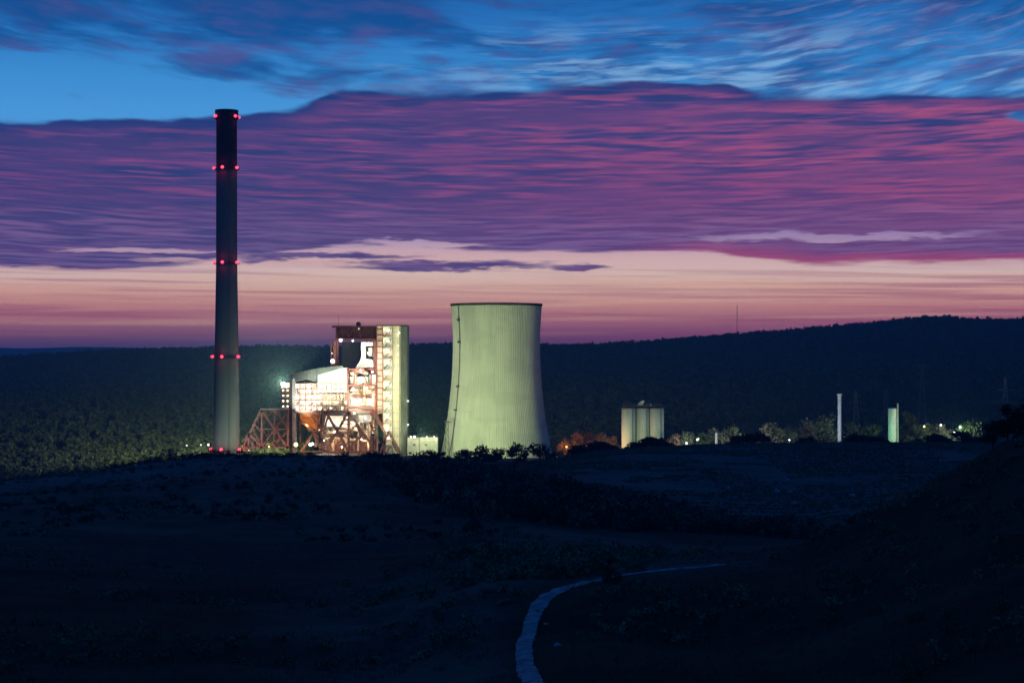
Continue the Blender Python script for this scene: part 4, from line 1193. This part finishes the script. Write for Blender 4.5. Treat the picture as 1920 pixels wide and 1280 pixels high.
# left stair tower
SZ = thing('stair_tower', 'narrow stair tower lit yellow, left of the bright boiler hall', 'stair tower', (WX(534), 1500, WZ(768)))
mb = MB(); bxp(mb, 527, 543, 718, 768, 6, 7); mb.build('back_wall', CLADG, SZ)
mb = MB()
for px in (527, 534.5, 542): bxp(mb, px - .5, px + .5, 718, 768, 0, 1)
for i in range(5): bmp(mb, 528, 728 + i * 10, 541, 719 + i * 10, .5, 3)
mb.build('frame', STEELB, SZ)
for py in (726.5, 736.5, 746.5, 756.5, 767):
    mb = MB(); bxp(mb, 526.5, 542.6, py, py + 2.4, .5, 6); mb.build('landing', STEELD, SZ)
for i, py in enumerate((721, 732, 742, 752, 762)):
    for px in (530.5, 538.5):
        c = Vector((WX(px), 1502, WZ(py))); light('POINT', c, 130, LC_WARM, SZ, size=.5)
        mb = MB(); mb.ball(tuple(c + Vector((0, .6, .2))), .45); mb.build('lamp', WARM_E, SZ, True)
mb = MB(); mb.ball((WX(532), 1498, WZ(720)), 1.7); mb.build('floodlamp', emat('flood_glass', (1, .97, .75), 14), SZ, True)
mb = MB(); mb.beam((WX(532), 1498, WZ(720)), (WX(532), 1501, WZ(724)), .4); mb.build('bracket', STEELD, SZ)
light('SPOT', (WX(528), 1500, WZ(717)), 4.6e6, (1.0, 1.0, .60), SZ, (-300, 2700, WZ(720, 2700)), 1.5, 112, 1.0, name='floodlamp_light')

# orange hopper
HO = thing('hopper', 'orange tapering coal hopper glowing behind the trestle', 'hopper', (WX(580), 1503, WZ(808)))
mb = MB()
def frus(pts_top, pts_bot):
    b = len(mb.v); mb.v += pts_top + pts_bot
    for i in range(4): mb.f.append((b + i, b + (i + 1) % 4, b + 4 + (i + 1) % 4, b + 4 + i))
def rect(x0, x1, y0, y1, py): return [(WX(x0), 1500 + y0, WZ(py)), (WX(x1), 1500 + y0, WZ(py)), (WX(x1), 1500 + y1, WZ(py)), (WX(x0), 1500 + y1, WZ(py))]
frus(rect(562, 596.5, 2, 14, 784), rect(577, 593, 5, 9, 808)); bxp(mb, 562, 596.5, 776, 784, 2, 14); mb.build('bin', ORANGE, HO)
mb = MB(); bxp(mb, 560, 600, 773, 776, 1.5, 14); bmp(mb, 598.5, 776, 591, 838, 1.6, 3); bmp(mb, 561, 776, 561, 838, 1.2, 8); mb.build('support_frame', STEELB, HO)
blamp(580, 800, -7, .3, 0, LC_ORG, ORG_E, HO)
light('POINT', (WX(578), 1491, WZ(795)), 4200, (1, .55, .22), HO, size=.6)

# trestles
def lattice(mb, pts, d, w, d2=None):
    for (x0, y0, x1, y1) in pts: bmp(mb, x0, y0, x1, y1, w, d, d2)


TL = thing('steel_trestle', 'reddish steel lattice trestle between the chimney and the hall', 'trestle', (WX(500), 1497, WZ(840)))
main = [(490, 768, 543, 768), (490, 768, 457, 838), (492, 768, 492, 840), (492, 770, 541, 840), (457, 838, 543, 838), (541, 768, 541, 840), (468, 812, 492, 838), (468, 812, 467, 838)]
sec = [(474, 800, 492, 838), (478, 793, 492, 812), (516, 768, 514, 840), (492, 838, 514, 806), (514, 806, 541, 772), (492, 804, 541, 804), (514, 838, 541, 806), (518, 770, 541, 804), (468, 822, 480, 838), (500, 782, 514, 768), (528, 820, 541, 838), (500, 838, 528, 820),
       (455, 828, 468, 812), (457, 838, 462, 852), (462, 852, 474, 838)]
for d in (-4, 6):
    mb = MB(); lattice(mb, main, d, 1.35); mb.build('frame_panel', STEELT, TL)
    mb = MB(); lattice(mb, sec, d + .3, .8); mb.build('bracing', STEELT, TL)
mb = MB()
for (px, py) in ((490, 768), (541, 768), (516, 768), (492, 804), (541, 804), (468, 812), (457, 838), (492, 838), (541, 838)): bmp(mb, px, py, px, py, 1, -4, 6)
for (x0, y0, x1, y1) in ((492, 804, 514, 838), (514, 804, 541, 838), (492, 770, 516, 804), (516, 770, 541, 804)): lattice(mb, [(x0, y0, x1, y1)], -4, .6, 6)
mb.build('cross_members', STEELT, TL)
mb = MB(); bxp(mb, 489, 543, 765.5, 767, -5, 7); mb.build('conveyor_deck', CLADG, TL)
mb = MB(); mb.ball((WX(508), 1488, WZ(836)), .5); mb.build('lamp', ORG_E, TL, True)
light('POINT', (WX(512), 1478, WZ(838)), 7e3, (1, .62, .42), TL, size=.8)
light('POINT', (WX(470), 1480, WZ(838)), 4e3, (1, .62, .45), TL, size=.8)
mb = MB(); mb.ball((WX(470), 1490, WZ(843)), .6); mb.build('lamp', emat('dim_lamp_glass', (.75, .7, .6), .9), TL, True)

TRR = thing('steel_trestle', 'dark brown A-frame steel trestle in front of the bright hall', 'trestle', (WX(650), 1494, WZ(848)))
main = [(552, 771, 700, 771), (612, 771, 655, 846), (655, 771, 706, 846), (655, 771, 655, 848), (612, 771, 606, 802), (566, 846, 592, 806), (592, 806, 566, 790), (599, 846, 634, 808), (634, 808, 655, 771),
        (655, 840, 680, 814), (730, 808, 752, 848), (722, 812, 722, 848), (714, 848, 730, 808), (590, 812, 606, 846), (680, 814, 668, 796)]
sec = [(612, 846, 634, 806), (618, 771, 600, 846), (634, 806, 655, 846), (668, 796, 655, 812), (676, 806, 676, 846), (700, 771, 694, 846), (700, 771, 722, 812), (640, 846, 655, 826), (560, 846, 706, 846), (596, 776, 610, 846),
       (655, 812, 634, 808), (694, 790, 712, 830), (583, 776, 612, 812)]
MB_ = mb
for d, w_ in ((-8, 1.5), (-1, 1.1)):
    mb = MB(); lattice(mb, main, d, w_); mb.build('frame_panel', STEELB, TRR)
    mb = MB(); lattice(mb, sec, d + .3, .85); mb.build('bracing', STEELB, TRR)
mb = MB()
for (px, py) in ((612, 771), (655, 771), (700, 771), (634, 808), (655, 812), (680, 814), (592, 806), (730, 808)): bmp(mb, px, py, px, py, 1, -8, -1)
mb.build('cross_members', STEELB, TRR)
mb = MB(); mb.tube((WX(699), 1491, WZ(774)), (WX(699), 1499, WZ(774)), 1.9, None, 14); mb.build('pulley', STEELR, TRR)
mb = MB(); mb.ball((WX(558), 1488, WZ(832)), 1.5); mb.build('lamp', emat('amber_glass', (1, .72, .22), 5), TRR, True)
light('POINT', (WX(558), 1485, WZ(833)), 5200, (1, .55, .18), TRR, size=.8)
light('SPOT', (WX(640), 1455, WZ(840)), 2.6e4, (1, .70, .52), TRR, (WX(650), 1493, WZ(812)), 1.0, 110)  # front fill spot without a fixture, added to warm the trestle
mb = MB(); mb.ball((WX(585), 1489, WZ(832)), 1.2); mb.build('lamp', WHITE_E, TRR, True)

# low annexe and kerb wall
AN = thing('annexe', 'low flat roofed annexe right of the pale boiler tower', 'building', (WX(791), 1500, WZ(852)))
mb = MB(); bxp(mb, 763, 820, 820, 854, 4, 24); mb.build('wall', CLADG, AN)
mb = MB(); bxp(mb, 762.6, 821, 818.5, 820, 3.5, 24.5); mb.build('roof', STEELD, AN)
mb = MB()
for px in (774, 796): bxp(mb, px, px + 4.5, 832, 836, 3.88, 3.98)
mb.build('window', mat('dark_glass', (.05, .06, .06), .2, .1, 1), AN)
mb = MB()
for px in range(765, 821, 5): bmp(mb, px, 818.5, px, 815, .12, 4)
bmp(mb, 764, 815, 820, 815, .14, 4); mb.build('roof_railing', STEELD, AN)
for (px, r_) in ((770, .8), (777, 1.1), (800, .5), (814, .5)): blamp(px, 819, 2.4, r_, 700, LC_WARM, emat('soft_white_glass', (.9, .88, .78), 1.0), AN)
light('POINT', (WX(790), 1484, WZ(842)), 1800, (1, 1, .7), AN, size=.8)
mb = MB(); bxp(mb, 596, 700, 848.5, 853, -16, -15); o = mb.build('yard_wall', CLADG); tag(o, 'low pale yard wall below the dark brown trestle', 'wall')
light('POINT', (WX(606), 1477, WZ(847)), 900, (1, .95, .7), None, size=.5, name='yard_light')
mb = MB(); mb.box(-4200, 4200, -60, 15900, float(zz.min()) + ZC - 2, WZ(200) + 4)
hz_m = bpy.data.materials.new('evening_haze'); hz_m.use_nodes = True
nt = hz_m.node_tree; nt.nodes.remove(nt.nodes['Principled BSDF'])
pv_ = nt.nodes.new('ShaderNodeVolumePrincipled'); pv_.inputs['Color'].default_value = (.42, .80, 1, 1); pv_.inputs['Density'].default_value = 8.0e-5
nt.links.new(pv_.outputs[0], nt.nodes['Material Output'].inputs['Volume'])
tag(mb.build('haze', hz_m), kind='stuff')
print('objects', len(bpy.data.objects))
